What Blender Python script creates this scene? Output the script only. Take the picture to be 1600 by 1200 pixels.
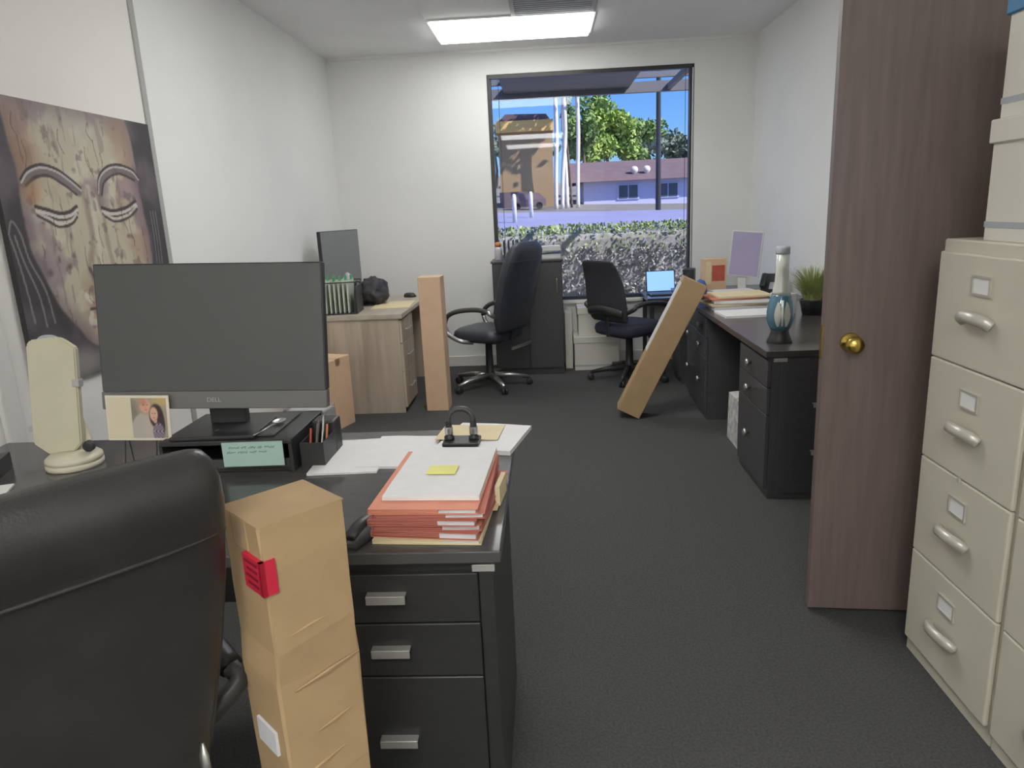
import bpy, bmesh, math, random
import numpy as np
from mathutils import Vector, Matrix, noise as mn
random.seed(7)
for o in list(bpy.data.objects): bpy.data.objects.remove(o, do_unlink=True)
scene = bpy.context.scene
C = scene.collection
PI = math.pi
R = math.radians

# ------------------------------------------------------------------ camera
F_PX, PITCH, ROLL, YAW, CAM_H = 1120.0, R(13.75), R(2.65), R(3.2), 1.46
cam_d = bpy.data.cameras.new('camera'); cam = bpy.data.objects.new('camera', cam_d); C.objects.link(cam)
cam_d.sensor_fit = 'HORIZONTAL'; cam_d.sensor_width = 36.0; cam_d.lens = 36.0 * F_PX / 1600.0
cam_d.clip_start = 0.02; cam_d.clip_end = 500
fw = Vector((-math.sin(YAW) * math.cos(PITCH), math.cos(YAW) * math.cos(PITCH), -math.sin(PITCH)))
rt = Vector((math.cos(YAW), math.sin(YAW), 0)); up = rt.cross(fw)
Rv = math.cos(ROLL) * rt - math.sin(ROLL) * up; Uv = math.cos(ROLL) * up + math.sin(ROLL) * rt
cam.matrix_world = Matrix(((Rv.x, Uv.x, -fw.x, 0), (Rv.y, Uv.y, -fw.y, 0), (Rv.z, Uv.z, -fw.z, CAM_H), (0, 0, 0, 1)))
scene.camera = cam

# ------------------------------------------------------------------ world, sun, exposure
world = bpy.data.worlds.new('world'); scene.world = world; world.use_nodes = True
wn = world.node_tree.nodes; wl = world.node_tree.links; wn.clear()
sky = wn.new('ShaderNodeTexSky'); sky.sky_type = 'NISHITA'; sky.sun_disc = False
sky.sun_elevation = R(42); sky.sun_rotation = R(115); sky.air_density = 1.0; sky.dust_density = 0.4; sky.ozone_density = 2.5
bg = wn.new('ShaderNodeBackground'); bg.inputs['Strength'].default_value = 0.055
wo = wn.new('ShaderNodeOutputWorld')
tint = wn.new('ShaderNodeMix'); tint.data_type = 'RGBA'; tint.blend_type = 'MULTIPLY'; tint.inputs[0].default_value = 1.0
wl.new(sky.outputs['Color'], tint.inputs[6]); tint.inputs[7].default_value = (0.40, 0.66, 1.12, 1)
wl.new(tint.outputs[2], bg.inputs['Color']); wl.new(bg.outputs['Background'], wo.inputs['Surface'])
sun_d = bpy.data.lights.new('sun', 'SUN'); sun_d.energy = 2.3; sun_d.angle = R(0.6); sun_d.color = (1, 0.96, 0.90)
sun = bpy.data.objects.new('sun', sun_d); C.objects.link(sun)
sun.rotation_euler = Vector((-0.66, 0.34, -0.64)).to_track_quat('-Z', 'Y').to_euler()
scene.view_settings.view_transform = 'Standard'; scene.view_settings.look = 'None'
scene.view_settings.gamma = 1.0; scene.view_settings.use_curve_mapping = False
scene.view_settings.exposure = 1.5
LAMP = 5.0          # emission strength of the ceiling troffers

# ------------------------------------------------------------------ helpers: materials
def lin(c):
    if isinstance(c, str):
        c = c.lstrip('#'); c = tuple(int(c[i:i + 2], 16) for i in (0, 2, 4))
    return tuple((v / 255 / 12.92) if v / 255 <= 0.04045 else ((v / 255 + 0.055) / 1.055) ** 2.4 for v in c)
MATS = {}
def mat(name, col, rough=0.6, metal=0.0, var=0.0, vscale=8.0, bump=0.0, bscale=60.0, stretch=None, col2=None, spec=0.5, coat=0.0, alpha=None):
    if name in MATS: return MATS[name]
    m = bpy.data.materials.new(name); m.use_nodes = True
    nt = m.node_tree; b = nt.nodes['Principled BSDF']
    c = lin(col)
    b.inputs['Base Color'].default_value = (*c, 1); b.inputs['Roughness'].default_value = rough; b.inputs['Metallic'].default_value = metal
    b.inputs['Specular IOR Level'].default_value = spec; b.inputs['Coat Weight'].default_value = coat
    if alpha is not None: b.inputs['Alpha'].default_value = alpha
    tc = nt.nodes.new('ShaderNodeTexCoord'); mp = nt.nodes.new('ShaderNodeMapping')
    nt.links.new(tc.outputs['Object'], mp.inputs['Vector'])
    if stretch: mp.inputs['Scale'].default_value = stretch
    if var or col2:
        n = nt.nodes.new('ShaderNodeTexNoise'); n.inputs['Scale'].default_value = vscale; n.inputs['Detail'].default_value = 5
        nt.links.new(mp.outputs['Vector'], n.inputs['Vector'])
        r = nt.nodes.new('ShaderNodeValToRGB')
        c2 = lin(col2) if col2 else tuple(min(1, v * (1 + var)) for v in c)
        c1 = c if col2 else tuple(v * (1 - var) for v in c)
        r.color_ramp.elements[0].color = (*c1, 1); r.color_ramp.elements[1].color = (*c2, 1)
        r.color_ramp.elements[0].position = 0.32; r.color_ramp.elements[1].position = 0.68
        nt.links.new(n.outputs['Fac'], r.inputs['Fac']); nt.links.new(r.outputs['Color'], b.inputs['Base Color'])
    if bump:
        n2 = nt.nodes.new('ShaderNodeTexNoise'); n2.inputs['Scale'].default_value = bscale; n2.inputs['Detail'].default_value = 3
        nt.links.new(mp.outputs['Vector'], n2.inputs['Vector'])
        bp = nt.nodes.new('ShaderNodeBump'); bp.inputs['Strength'].default_value = bump; bp.inputs['Distance'].default_value = 0.004
        nt.links.new(n2.outputs['Fac'], bp.inputs['Height']); nt.links.new(bp.outputs['Normal'], b.inputs['Normal'])
    MATS[name] = m; return m
def emis(name, col, s):
    m = bpy.data.materials.new(name); m.use_nodes = True; b = m.node_tree.nodes['Principled BSDF']
    b.inputs['Base Color'].default_value = (*lin(col), 1); b.inputs['Emission Color'].default_value = (*lin(col), 1); b.inputs['Emission Strength'].default_value = s
    MATS[name] = m; return m
def vmat(name, rough=0.6, attr='print'):
    m = bpy.data.materials.new(name); m.use_nodes = True; nt = m.node_tree; b = nt.nodes['Principled BSDF']
    a = nt.nodes.new('ShaderNodeAttribute'); a.attribute_name = attr
    nt.links.new(a.outputs['Color'], b.inputs['Base Color']); b.inputs['Roughness'].default_value = rough
    n2 = nt.nodes.new('ShaderNodeTexNoise'); n2.inputs['Scale'].default_value = 180
    bp = nt.nodes.new('ShaderNodeBump'); bp.inputs['Strength'].default_value = 0.12; bp.inputs['Distance'].default_value = 0.003
    nt.links.new(n2.outputs['Fac'], bp.inputs['Height']); nt.links.new(bp.outputs['Normal'], b.inputs['Normal'])
    MATS[name] = m; return m
def glassmat(name, tint, trans, gr=0.02):
    m = bpy.data.materials.new(name); m.use_nodes = True; nt = m.node_tree; nt.nodes.clear()
    o = nt.nodes.new('ShaderNodeOutputMaterial'); mx = nt.nodes.new('ShaderNodeMixShader')
    t = nt.nodes.new('ShaderNodeBsdfTransparent'); t.inputs['Color'].default_value = (*tint, 1)
    g = nt.nodes.new('ShaderNodeBsdfGlossy'); g.inputs['Roughness'].default_value = gr
    mx.inputs['Fac'].default_value = 1 - trans
    nt.links.new(t.outputs[0], mx.inputs[1]); nt.links.new(g.outputs[0], mx.inputs[2]); nt.links.new(mx.outputs[0], o.inputs['Surface'])
    MATS[name] = m; return m

M = {}
M['wall'] = mat('wall_paint', (240, 240, 237), 0.75, var=0.02, vscale=1.5, bump=0.15, bscale=220)
M['wall_warm'] = mat('wall_tone_warm', (240, 236, 231), 0.75, var=0.02, vscale=1.5, bump=0.15, bscale=220)  # slightly warmer than the wall colour
M['ceil'] = mat('ceiling_paint', (247, 247, 248), 0.85, var=0.02, vscale=2, bump=0.2, bscale=150)
M['trim'] = mat('white_trim', (226, 225, 220), 0.5, var=0.02, vscale=4)
M['carpet'] = mat('carpet', (88, 88, 88), 0.95, var=0.22, vscale=130, bump=0.9, bscale=420, spec=0.15)
M['batten'] = mat('batten', (176, 175, 171), 0.55, var=0.03, vscale=3)
M['dframe'] = mat('dark_frame', (58, 56, 56), 0.4, var=0.05, vscale=20)
M['door'] = mat('door_wood', (126, 111, 106), 0.42, var=0.0, col2=(114, 99, 94), vscale=5, stretch=(9, 9, 0.55), bump=0.08, bscale=30)
M['brass'] = mat('brass', (214, 184, 96), 0.25, 1.0, var=0.04)
M['cab'] = mat('cabinet_paint', (208, 204, 187), 0.45, var=0.02, vscale=3, bump=0.06, bscale=300)
M['cabhw'] = mat('cabinet_hardware', (198, 196, 184), 0.35, 0.35, var=0.05)
M['paper'] = mat('paper', (232, 231, 230), 0.8, var=0.02, vscale=30)
M['paper2'] = mat('paper_grey', (214, 214, 216), 0.8, var=0.03, vscale=30)
M['cream'] = mat('cream_plastic', (214, 208, 184), 0.42, var=0.03, vscale=6)
M['blackdesk'] = mat('black_laminate', (54, 54, 54), 0.36, var=0.10, vscale=9, stretch=(1, 1, 9))
M['blackdesk2'] = mat('black_laminate_shade_lift', (76, 75, 77), 0.36, var=0.10, vscale=9, stretch=(1, 1, 9))  # copy of the black laminate, lightened to offset shade on the far furniture
M['desktop'] = mat('desk_top_dark', (84, 83, 82), 0.16, var=0.08, vscale=7, stretch=(1, 6, 1))
M['desktop2'] = mat('desk_top_brown', (76, 71, 72), 0.24, var=0.1, vscale=7, stretch=(6, 1, 1))
M['greige'] = mat('greige_wood', (202, 186, 167), 0.5, col2=(172, 157, 141), vscale=3.2, stretch=(5, 5, 0.35), bump=0.06, bscale=20)
M['greigetop'] = mat('greige_wood_top', (196, 184, 168), 0.4, col2=(174, 163, 149), vscale=3.2, stretch=(4, 0.5, 4))
M['silver'] = mat('silver', (196, 196, 194), 0.3, 0.9, var=0.04)
M['alum'] = mat('aluminium_pull', (200, 199, 194), 0.34, 0.55, var=0.04)
M['leather'] = mat('black_leather', (54, 53, 52), 0.31, var=0.12, vscale=14, bump=0.16, bscale=230)
M['leathern'] = mat('navy_black_leather', (62, 64, 72), 0.4, var=0.1, vscale=14, bump=0.2, bscale=230)
M['plasticb'] = mat('black_plastic', (54, 54, 55), 0.42, var=0.08, vscale=20)
M['plasticd'] = mat('dark_grey_plastic', (74, 74, 74), 0.45, var=0.05, vscale=20)
M['meshb'] = mat('black_mesh_fabric', (62, 63, 68), 0.85, var=0.12, vscale=200, bump=0.5, bscale=500)
M['seatb'] = mat('navy_seat_fabric', (54, 56, 72), 0.9, var=0.12, vscale=150, bump=0.4, bscale=400)
M['card'] = mat('cardboard', (176, 148, 110), 0.75, var=0.06, vscale=10, bump=0.1, bscale=40)
M['card2'] = mat('cardboard_orange', (222, 188, 156), 0.75, var=0.05, vscale=10, bump=0.08, bscale=40)
M['tape'] = mat('packing_tape', (186, 158, 120), 0.3, var=0.04, vscale=10)
M['red'] = mat('red_label', (200, 36, 62), 0.6, var=0.05)
M['redink'] = mat('dark_red_ink', (136, 18, 40), 0.6, var=0.05)
M['salmon'] = mat('salmon_folder', (228, 152, 126), 0.75, var=0.05, vscale=12)
M['salmon2'] = mat('rust_folder', (196, 120, 104), 0.75, var=0.05, vscale=12)
M['manila'] = mat('manila', (228, 212, 172), 0.75, var=0.03, vscale=12)
M['yellow'] = mat('yellow_note', (238, 233, 140), 0.7, var=0.03)
M['lime'] = mat('lime_note', (206, 226, 96), 0.7, var=0.03)
M['teal'] = mat('teal_card', (176, 206, 195), 0.75, var=0.03)
M['ink'] = mat('ink', (60, 70, 72), 0.7, var=0.05)
M['screen'] = mat('dark_screen', (84, 85, 84), 0.45, var=0.02, vscale=3)
M['chin'] = mat('monitor_chin', (112, 112, 108), 0.4, var=0.03)
M['logo'] = mat('logo_grey', (176, 176, 174), 0.4, var=0.02)
M['greymon'] = mat('grey_monitor_screen', (136, 136, 136), 0.45, var=0.02)
M['lilac'] = mat('lilac_screen', (180, 172, 204), 0.25, var=0.05, vscale=4)
M['greytab'] = mat('green_tab', (86, 168, 108), 0.5, var=0.05)
M['hang'] = mat('hanging_folder', (206, 214, 200), 0.75, var=0.06)
M['bag'] = mat('black_bag', (56, 55, 60), 0.5, var=0.2, vscale=12, bump=0.4, bscale=30)
M['cloth'] = mat('pale_cloth', (206, 202, 210), 0.85, var=0.08, vscale=16, bump=0.4, bscale=40)
M['bankers'] = mat('storage_box_white', (222, 219, 208), 0.7, var=0.02, vscale=5)
M['blueband'] = mat('blue_band', (64, 132, 176), 0.6, var=0.05)
M['greyband'] = mat('grey_band', (176, 180, 186), 0.6, var=0.03)
M['blueglass'] = mat('blue_glass', (88, 128, 146), 0.12, var=0.12, vscale=8, coat=0.4)
M['paleglass'] = mat('pale_glass', (214, 216, 206), 0.2, var=0.06, vscale=8, coat=0.3)
M['leaf'] = mat('plant_leaf', (184, 190, 124), 0.6, col2=(148, 160, 94), vscale=14)
M['blue'] = mat('blue_plastic', (52, 96, 168), 0.5, var=0.05)
M['orange'] = mat('orange_plastic', (222, 142, 92), 0.5, var=0.05)
M['redbox'] = mat('red_print', (190, 92, 72), 0.6, var=0.15, vscale=20)
M['pane'] = glassmat('window_glass', (0.97, 0.98, 1.0), 0.985)
M['clear'] = glassmat('clear_plastic', (0.93, 0.93, 0.94), 0.72, 0.15)
M['pendark'] = mat('pen_plastic', (120, 110, 106), 0.4, var=0.2)
M['redpen'] = mat('red_pen', (196, 84, 60), 0.4, var=0.1)

# ------------------------------------------------------------------ helpers: meshes
class MB:
    def __init__(s): s.bm = bmesh.new()
    def box(s, x0, x1, y0, y1, z0, z1, bev=0.0, seg=2, T=None):
        v = [s.bm.verts.new(p) for p in ((x0, y0, z0), (x1, y0, z0), (x1, y1, z0), (x0, y1, z0), (x0, y0, z1), (x1, y0, z1), (x1, y1, z1), (x0, y1, z1))]
        f = [s.bm.faces.new([v[i] for i in q]) for q in ((3, 2, 1, 0), (4, 5, 6, 7), (0, 1, 5, 4), (1, 2, 6, 5), (2, 3, 7, 6), (3, 0, 4, 7))]
        vs = v
        if bev:
            es = list({e for q in f for e in q.edges})
            r = bmesh.ops.bevel(s.bm, geom=es, offset=bev, segments=seg, affect='EDGES', profile=0.5)
            vs = list({w for q in r['faces'] for w in q.verts} | {w for w in v if w.is_valid})
        if T is not None: bmesh.ops.transform(s.bm, matrix=T, verts=vs)
        return s
    def prism(s, pts, z0, z1, axis='z', T=None):
        def P(a, b, h): return (a, b, h) if axis == 'z' else ((a, h, b) if axis == 'y' else (h, a, b))
        lo = [s.bm.verts.new(P(a, b, z0)) for a, b in pts]; hi = [s.bm.verts.new(P(a, b, z1)) for a, b in pts]
        n = len(pts); s.bm.faces.new(lo[::-1]); s.bm.faces.new(hi)
        for i in range(n): s.bm.faces.new((lo[i], lo[(i + 1) % n], hi[(i + 1) % n], hi[i]))
        if T is not None: bmesh.ops.transform(s.bm, matrix=T, verts=lo + hi)
        return s
    def lathe(s, prof, n=24, T=None):
        rings = []
        for r, z in prof:
            rings.append([s.bm.verts.new((r * math.cos(2 * PI * k / n), r * math.sin(2 * PI * k / n), z)) for k in range(n)])
        for a, b in zip(rings, rings[1:]):
            for k in range(n): s.bm.faces.new((a[k], a[(k + 1) % n], b[(k + 1) % n], b[k]))
        s.bm.faces.new(rings[0][::-1]); s.bm.faces.new(rings[-1])
        if T is not None: bmesh.ops.transform(s.bm, matrix=T, verts=[v for r in rings for v in r])
        return s
    def tube(s, path, rad, n=8, flat=1.0):
        path = [Vector(p) for p in path]; rings = []
        rr = rad if isinstance(rad, (list, tuple)) else [rad] * len(path)
        prev = None
        for i, p in enumerate(path):
            d = (path[min(i + 1, len(path) - 1)] - path[max(i - 1, 0)]).normalized()
            a = prev if prev is not None else (Vector((0, 0, 1)) if abs(d.z) < 0.9 else Vector((1, 0, 0)))
            u = (a - d * a.dot(d)).normalized(); w = d.cross(u); prev = u
            rings.append([s.bm.verts.new(p + rr[i] * (math.cos(2 * PI * k / n) * u * flat + math.sin(2 * PI * k / n) * w)) for k in range(n)])
        for a, b in zip(rings, rings[1:]):
            for k in range(n): s.bm.faces.new((a[k], a[(k + 1) % n], b[(k + 1) % n], b[k]))
        s.bm.faces.new(rings[0][::-1]); s.bm.faces.new(rings[-1]); return s
    def loft(s, rings):
        R_ = [[s.bm.verts.new(p) for p in r] for r in rings]; n = len(R_[0])
        for a, b in zip(R_, R_[1:]):
            for k in range(n): s.bm.faces.new((a[k], a[(k + 1) % n], b[(k + 1) % n], b[k]))
        s.bm.faces.new(R_[0][::-1]); s.bm.faces.new(R_[-1]); return s
    def quad(s, a, b, c, d): s.bm.faces.new([s.bm.verts.new(p) for p in (a, b, c, d)]); return s
    def build(s, name, m, parent=None, smooth=False, label=None):
        bmesh.ops.recalc_face_normals(s.bm, faces=s.bm.faces)
        me = bpy.data.meshes.new(name); s.bm.to_mesh(me); s.bm.free()
        if smooth:
            for p in me.polygons: p.use_smooth = True
        return link(name, me, m, parent, label)
def link(name, me, m, parent=None, label=None):
    if m is not None: me.materials.append(M[m] if isinstance(m, str) else m)
    o = bpy.data.objects.new(name, me); C.objects.link(o)
    if parent is not None: o.parent = parent
    if label: o['label'] = label
    return o
def tag(o, label, cat, group=None):
    o['label'] = label; o['category'] = cat
    if group: o['group'] = group
    return o
def thing(name, label, cat, loc=(0, 0, 0), rotz=0.0, group=None, rot=None):
    o = bpy.data.objects.new(name, None); C.objects.link(o); o.empty_display_size = 0.1
    o.location = loc; o.rotation_euler = rot if rot else (0, 0, rotz)
    return tag(o, label, cat, group)
def struct(o): o['kind'] = 'structure'; return o
def place(o, loc, rotz=0.0): o.location = loc; o.rotation_euler = (0, 0, rotz); return o
def copy_tree(o, parent=None):
    c = o.copy(); C.objects.link(c); c.parent = parent
    for ch in list(o.children): copy_tree(ch, c)
    return c
def Tm(loc=(0, 0, 0), rx=0, ry=0, rz=0):
    return Matrix.Translation(loc) @ Matrix.Rotation(rz, 4, 'Z') @ Matrix.Rotation(ry, 4, 'Y') @ Matrix.Rotation(rx, 4, 'X')
def bez(pts, n=6):      # Catmull-Rom through points
    P = [Vector(p) for p in pts]; P = [2 * P[0] - P[1]] + P + [2 * P[-1] - P[-2]]; out = []
    for i in range(1, len(P) - 2):
        for k in range(n):
            t = k / n; a, b, c, d = P[i - 1], P[i], P[i + 1], P[i + 2]
            out.append(0.5 * ((2 * b) + (c - a) * t + (2 * a - 5 * b + 4 * c - d) * t * t + (3 * b - a - 3 * c + d) * t ** 3))
    out.append(P[-2]); return out
def sect(cx, cy, z, w, th, n=28, e=3.2, tilt=0.0):
    out = []
    for k in range(n):
        a = 2 * PI * k / n; ca, sa = math.cos(a), math.sin(a)
        x = math.copysign(abs(ca) ** (2 / e), ca) * w / 2; y = math.copysign(abs(sa) ** (2 / e), sa) * th / 2
        out.append((cx + x, cy + y, z + y * tilt))
    return out

# ================================================================== ROOM SHELL
XL, XR, YB, YF, H = -1.90, 1.86, 6.76, -4.2, 2.815
WX0, WX1, WZ0, WZ1 = -0.48, 1.335, 0.60, 2.61
struct(MB().box(XL - .12, 3.3, YF - .12, YB + .12, -0.08, 0).build('floor', 'carpet'))
struct(MB().box(XL - .12, 3.3, YF - .12, YB + .12, H, H + .1).build('ceiling', 'ceil'))
w = struct(MB().box(XL - .12, XL, YF - .12, YB + .12, 0, H).build('wall_left', 'wall'))
MB().box(XL, XL + .004, YF, 3.56, 0.1, H).build('wall_panel', 'wall_warm', w)
b = MB()
b.box(XL, WX0, YB, YB + .12, 0, H).box(WX1, XR + .12, YB, YB + .12, 0, H).box(WX0, WX1, YB, YB + .12, 0, WZ0).box(WX0, WX1, YB, YB + .12, WZ1, H)
struct(b.build('wall_back', 'wall'))
DY0, DY1, DZ = 2.275, 3.215, 2.06
b = MB(); b.box(XR, XR + .12, YF - .12, DY0, 0, H).box(XR, XR + .12, DY1, YB, 0, H).box(XR, XR + .12, DY0, DY1, DZ, H)
struct(b.build('wall_right', 'wall'))
struct(MB().box(XL, XR, YF - .12, YF, 0, H).build('wall_front', 'wall'))
struct(MB().box(3.2, 3.3, YF - .12, YB + .12, 0, H).build('wall_hall', 'wall'))
struct(MB().box(XR + .12, 3.2, 1.5, 1.6, 0, H).build('wall_hall_near', 'wall'))
struct(MB().box(XR + .12, 3.2, 4.2, 4.3, 0, H).build('wall_hall_far', 'wall'))
def basebd(name, *a): struct(MB().box(*a, bev=.003, seg=1).build(name, 'trim'))
basebd('baseboard_back', XL, XR, YB - .014, YB, 0, .10)
basebd('baseboard_left', XL, XL + .014, YF, YB - .014, 0, .10)
basebd('baseboard_right', XR - .014, XR, 3.30, YB - .014, 0, .10)
# batten strip and white casing on the left wall
struct(MB().box(XL, XL + .014, 3.548, 3.588, .1, H, bev=.003, seg=1).build('trim_1', 'batten'))
struct(MB().box(XL, XL + .022, 2.29, 2.37, .1, 2.12, bev=.004, seg=1).build('trim_2', 'trim'))
# doorway casing in the right wall
b = MB(); b.box(XR - .016, XR + .136, DY0 - .07, DY0, 0, DZ + .07).box(XR - .016, XR + .136, DY1, DY1 + .07, 0, DZ + .07).box(XR - .016, XR + .136, DY0, DY1, DZ, DZ + .07)
struct(b.build('trim_3', 'trim'))
# ceiling seams
for i, (a) in enumerate([(-.835, -.815, 5.20, YB, H - .006, H), (.405, .42, 5.20, YB, H - .006, H)]):
    struct(MB().box(*a).build('trim_%d' % (4 + i), 'ceil'))
struct(MB().box(XL, XR, YB - .012, YB, H - .022, H).build('trim_6', 'wall'))

# window
win = MB()
win.box(WX0, WX0 + .035, YB + .02, YB + .09, WZ0, WZ1).box(WX1 - .035, WX1, YB + .02, YB + .09, WZ0, WZ1)
win.box(WX0 + .035, WX1 - .035, YB + .02, YB + .09, WZ0, WZ0 + .03).box(WX0 + .035, WX1 - .035, YB + .02, YB + .09, WZ1 - .03, WZ1)
wo_ = struct(win.build('window_1', 'dframe'))
MB().box(WX0 + .035, WX1 - .035, YB + .050, YB + .056, WZ0 + .03, WZ1 - .03).build('window_pane', 'pane', wo_)
MB().box(WX0 - .02, WX1 + .02, YB - .05, YB + .02, WZ0 - .03, WZ0, bev=.004, seg=1).build('window_sill', 'trim', wo_)
MB().box(WX0 + .02, WX1 - .02, YB + .0, YB + .02, WZ1 - .035, WZ1 - .002).build('blind_rail', 'dframe', wo_)
for x in (WX0 + .10, WX1 - .075): MB().tube([(x, YB + .012, WZ1 - .03), (x, YB + .012, WZ0 + .45)], .0022, 6).build('blind_cord', 'dframe', wo_)
MB().tube([(WX1 - .012, YB + .010, WZ1 - .03), (WX1 - .012, YB + .010, WZ0 + .1)], .006, 6).build('blind_wand', 'trim', wo_)

# door, opened into the room
door = struct(MB().box(0, .945, -.02, .02, .012, 2.035, bev=.002, seg=1).build('door_1', 'door'))
place(door, (1.842, 2.30, 0), R(180 - 5.3))
for s in (1, -1):
    k = MB().lathe([(.032, 0), (.032, .004), (.026, .010), (.012, .014), (.012, .030), (.022, .036), (.029, .050), (.027, .062), (.018, .070), (.004, .072)], 20, Tm((.862, s * .02, .985), rx=-s * PI / 2)).build('door_knob', 'brass', door, True, 'round brass door knob')
MB().box(.9452, .9475, -.012, .012, .93, 1.04).build('latch_plate', 'brass', door)
for z in (.25, 1.05, 1.85): MB().lathe([(.008, 0), (.008, .09)], 10, Tm((.0, .028, z))).build('hinge', 'brass', door)

# ================================================================== CEILING LIGHTS + VENT
def troffer(x0, x1, y0, y1, label, k, drop):
    lens = emis('troffer_lens', (250, 250, 248), LAMP * k)
    t = thing('ceiling_light', label, 'light', ((x0 + x1) / 2, (y0 + y1) / 2, H - .014), group='ceiling troffers')
    hx, hy = (x1 - x0) / 2, (y1 - y0) / 2
    f = MB()
    f.box(-hx - .02, hx + .02, -hy - .02, -hy, 0, .014).box(-hx - .02, hx + .02, hy, hy + .02, 0, .014).box(-hx - .02, -hx, -hy, hy, 0, .014).box(hx, hx + .02, -hy, hy, 0, .014)
    f.build('frame', 'trim', t)
    MB().box(-hx, hx, -hy, hy, -drop, .012, bev=.006).build('diffuser', lens, t)
troffer(-.80, .39, 5.66, 6.29, 'rectangular fluorescent ceiling light panel in front of the window wall', .50, .022)
troffer(-.80, .385, 3.35, 3.97, 'unseen ceiling light panel added above the middle of the room', 1.05, .02)  # out of view, added to light the far surfaces facing the camera
troffer(-.80, .385, -1.25, -.63, 'unseen ceiling light panel added behind the camera as frontal fill', 1.75, .03)  # unseen panel, added behind the camera for frontal fill
troffer(-.80, .385, -3.45, -2.83, 'unseen ceiling light panel added at the rear of the room as frontal fill', 1.75, .03)  # second unseen panel, added farther back for the same fill
v = thing('ceiling_vent', 'grey slotted ceiling vent beside the ceiling light panel', 'vent', (.10, 5.42, H - .012))
b = MB(); b.box(-.30, .30, -.26, -.23, 0, .012).box(-.30, .30, .23, .26, 0, .012).box(-.30, -.27, -.23, .23, 0, .012).box(.27, .30, -.23, .23, 0, .012); b.build('frame', 'batten', v)
MB().box(-.27, .27, -.23, .23, .010, .012).build('backing', 'plasticd', v)
for k in range(9): MB().box(-.27, .27, -.215 + k * .05, -.187 + k * .05, .002, .008, T=None).build('slat', 'greyband', v)

# ================================================================== OUTSIDE
M['ground'] = mat('outside_ground', (128, 124, 120), 0.95, var=0.12, vscale=2)
M['road'] = mat('road_asphalt', (142, 143, 180), 0.95, var=0.06, vscale=0.6)
M['canopy'] = mat('canopy_metal', (134, 132, 132), 0.6, var=0.06, vscale=3)
M['hedgetop'] = mat('hedge_leaves', (176, 188, 122), 0.7, col2=(120, 140, 86), vscale=6)
M['hedgelow'] = mat('hedge_twigs_shade', (176, 172, 172), 0.9, col2=(132, 132, 124), vscale=9)  # grey of the twigs, with the shade on the lower hedge put in
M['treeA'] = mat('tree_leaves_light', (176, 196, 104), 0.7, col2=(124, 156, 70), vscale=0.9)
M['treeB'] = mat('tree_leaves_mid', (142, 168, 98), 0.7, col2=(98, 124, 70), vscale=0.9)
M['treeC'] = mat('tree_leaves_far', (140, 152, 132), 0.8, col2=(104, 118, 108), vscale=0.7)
M['trunkw'] = mat('pale_trunk', (226, 220, 216), 0.8, var=0.1, vscale=3)
M['bark'] = mat('bark', (110, 92, 80), 0.9, var=0.2, vscale=4)
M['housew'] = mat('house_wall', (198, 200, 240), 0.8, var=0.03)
M['roof'] = mat('brown_roof', (118, 98, 104), 0.9, var=0.1, vscale=2)
M['tanwall'] = mat('tan_wall', (166, 136, 100), 0.8, var=0.08, vscale=0.8)
M['fascia'] = mat('yellow_fascia', (244, 196, 116), 0.7, var=0.04)
M['winglass'] = mat('house_window', (78, 84, 104), 0.2, var=0.1)
def gz(x, y): return .30 + .042 * max(0, y - 9) - .0012 * (x - 2) * max(0, y - 9) if y > 9 else .30 * max(0, (y - 7.2) / 1.8)
def terrain(name, x0, x1, y0, y1, nx, ny, m, dz=0.0):
    b = MB(); vs = [[b.bm.verts.new((x0 + (x1 - x0) * i / nx, y0 + (y1 - y0) * j / ny, gz(x0 + (x1 - x0) * i / nx, y0 + (y1 - y0) * j / ny) + dz - (.02 if dz == 0 else 0))) for i in range(nx + 1)] for j in range(ny + 1)]
    for j in range(ny):
        for i in range(nx): b.bm.faces.new((vs[j][i], vs[j][i + 1], vs[j + 1][i + 1], vs[j + 1][i]))
    return struct(b.build(name, m))
terrain('ground_outside', -60, 80, 6.88, 140, 28, 60, 'ground')
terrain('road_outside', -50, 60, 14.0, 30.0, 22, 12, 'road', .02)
# entrance canopy over the window
b = MB()
b.box(-.45, 1.05, 6.90, 9.30, 2.80, 2.88)
can = thing('outside_canopy', 'dark grey metal canopy outside above the window', 'canopy', (0, 0, 0))
b.build('deck', 'canopy', can)
MB().box(-2.4, 3.6, 9.22, 9.30, 2.74, 2.86).build('beam', 'canopy', can)
for y in (7.4, 8.05, 8.7):
    MB().box(1.05, 3.6, y, y + .06, 2.82, 2.88).build('beam', 'canopy', can); MB().box(-2.4, -.45, y, y + .06, 2.82, 2.88).build('beam', 'canopy', can)
for x in (1.5, 2.1, -1.2, -1.9): MB().box(x, x + .05, 6.90, 9.22, 2.76, 2.82).build('rafter', 'canopy', can)
for x in (-2.35, 3.5): MB().box(x, x + .1, 9.21, 9.31, .28, 2.74).build('post', 'canopy', can)

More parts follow.
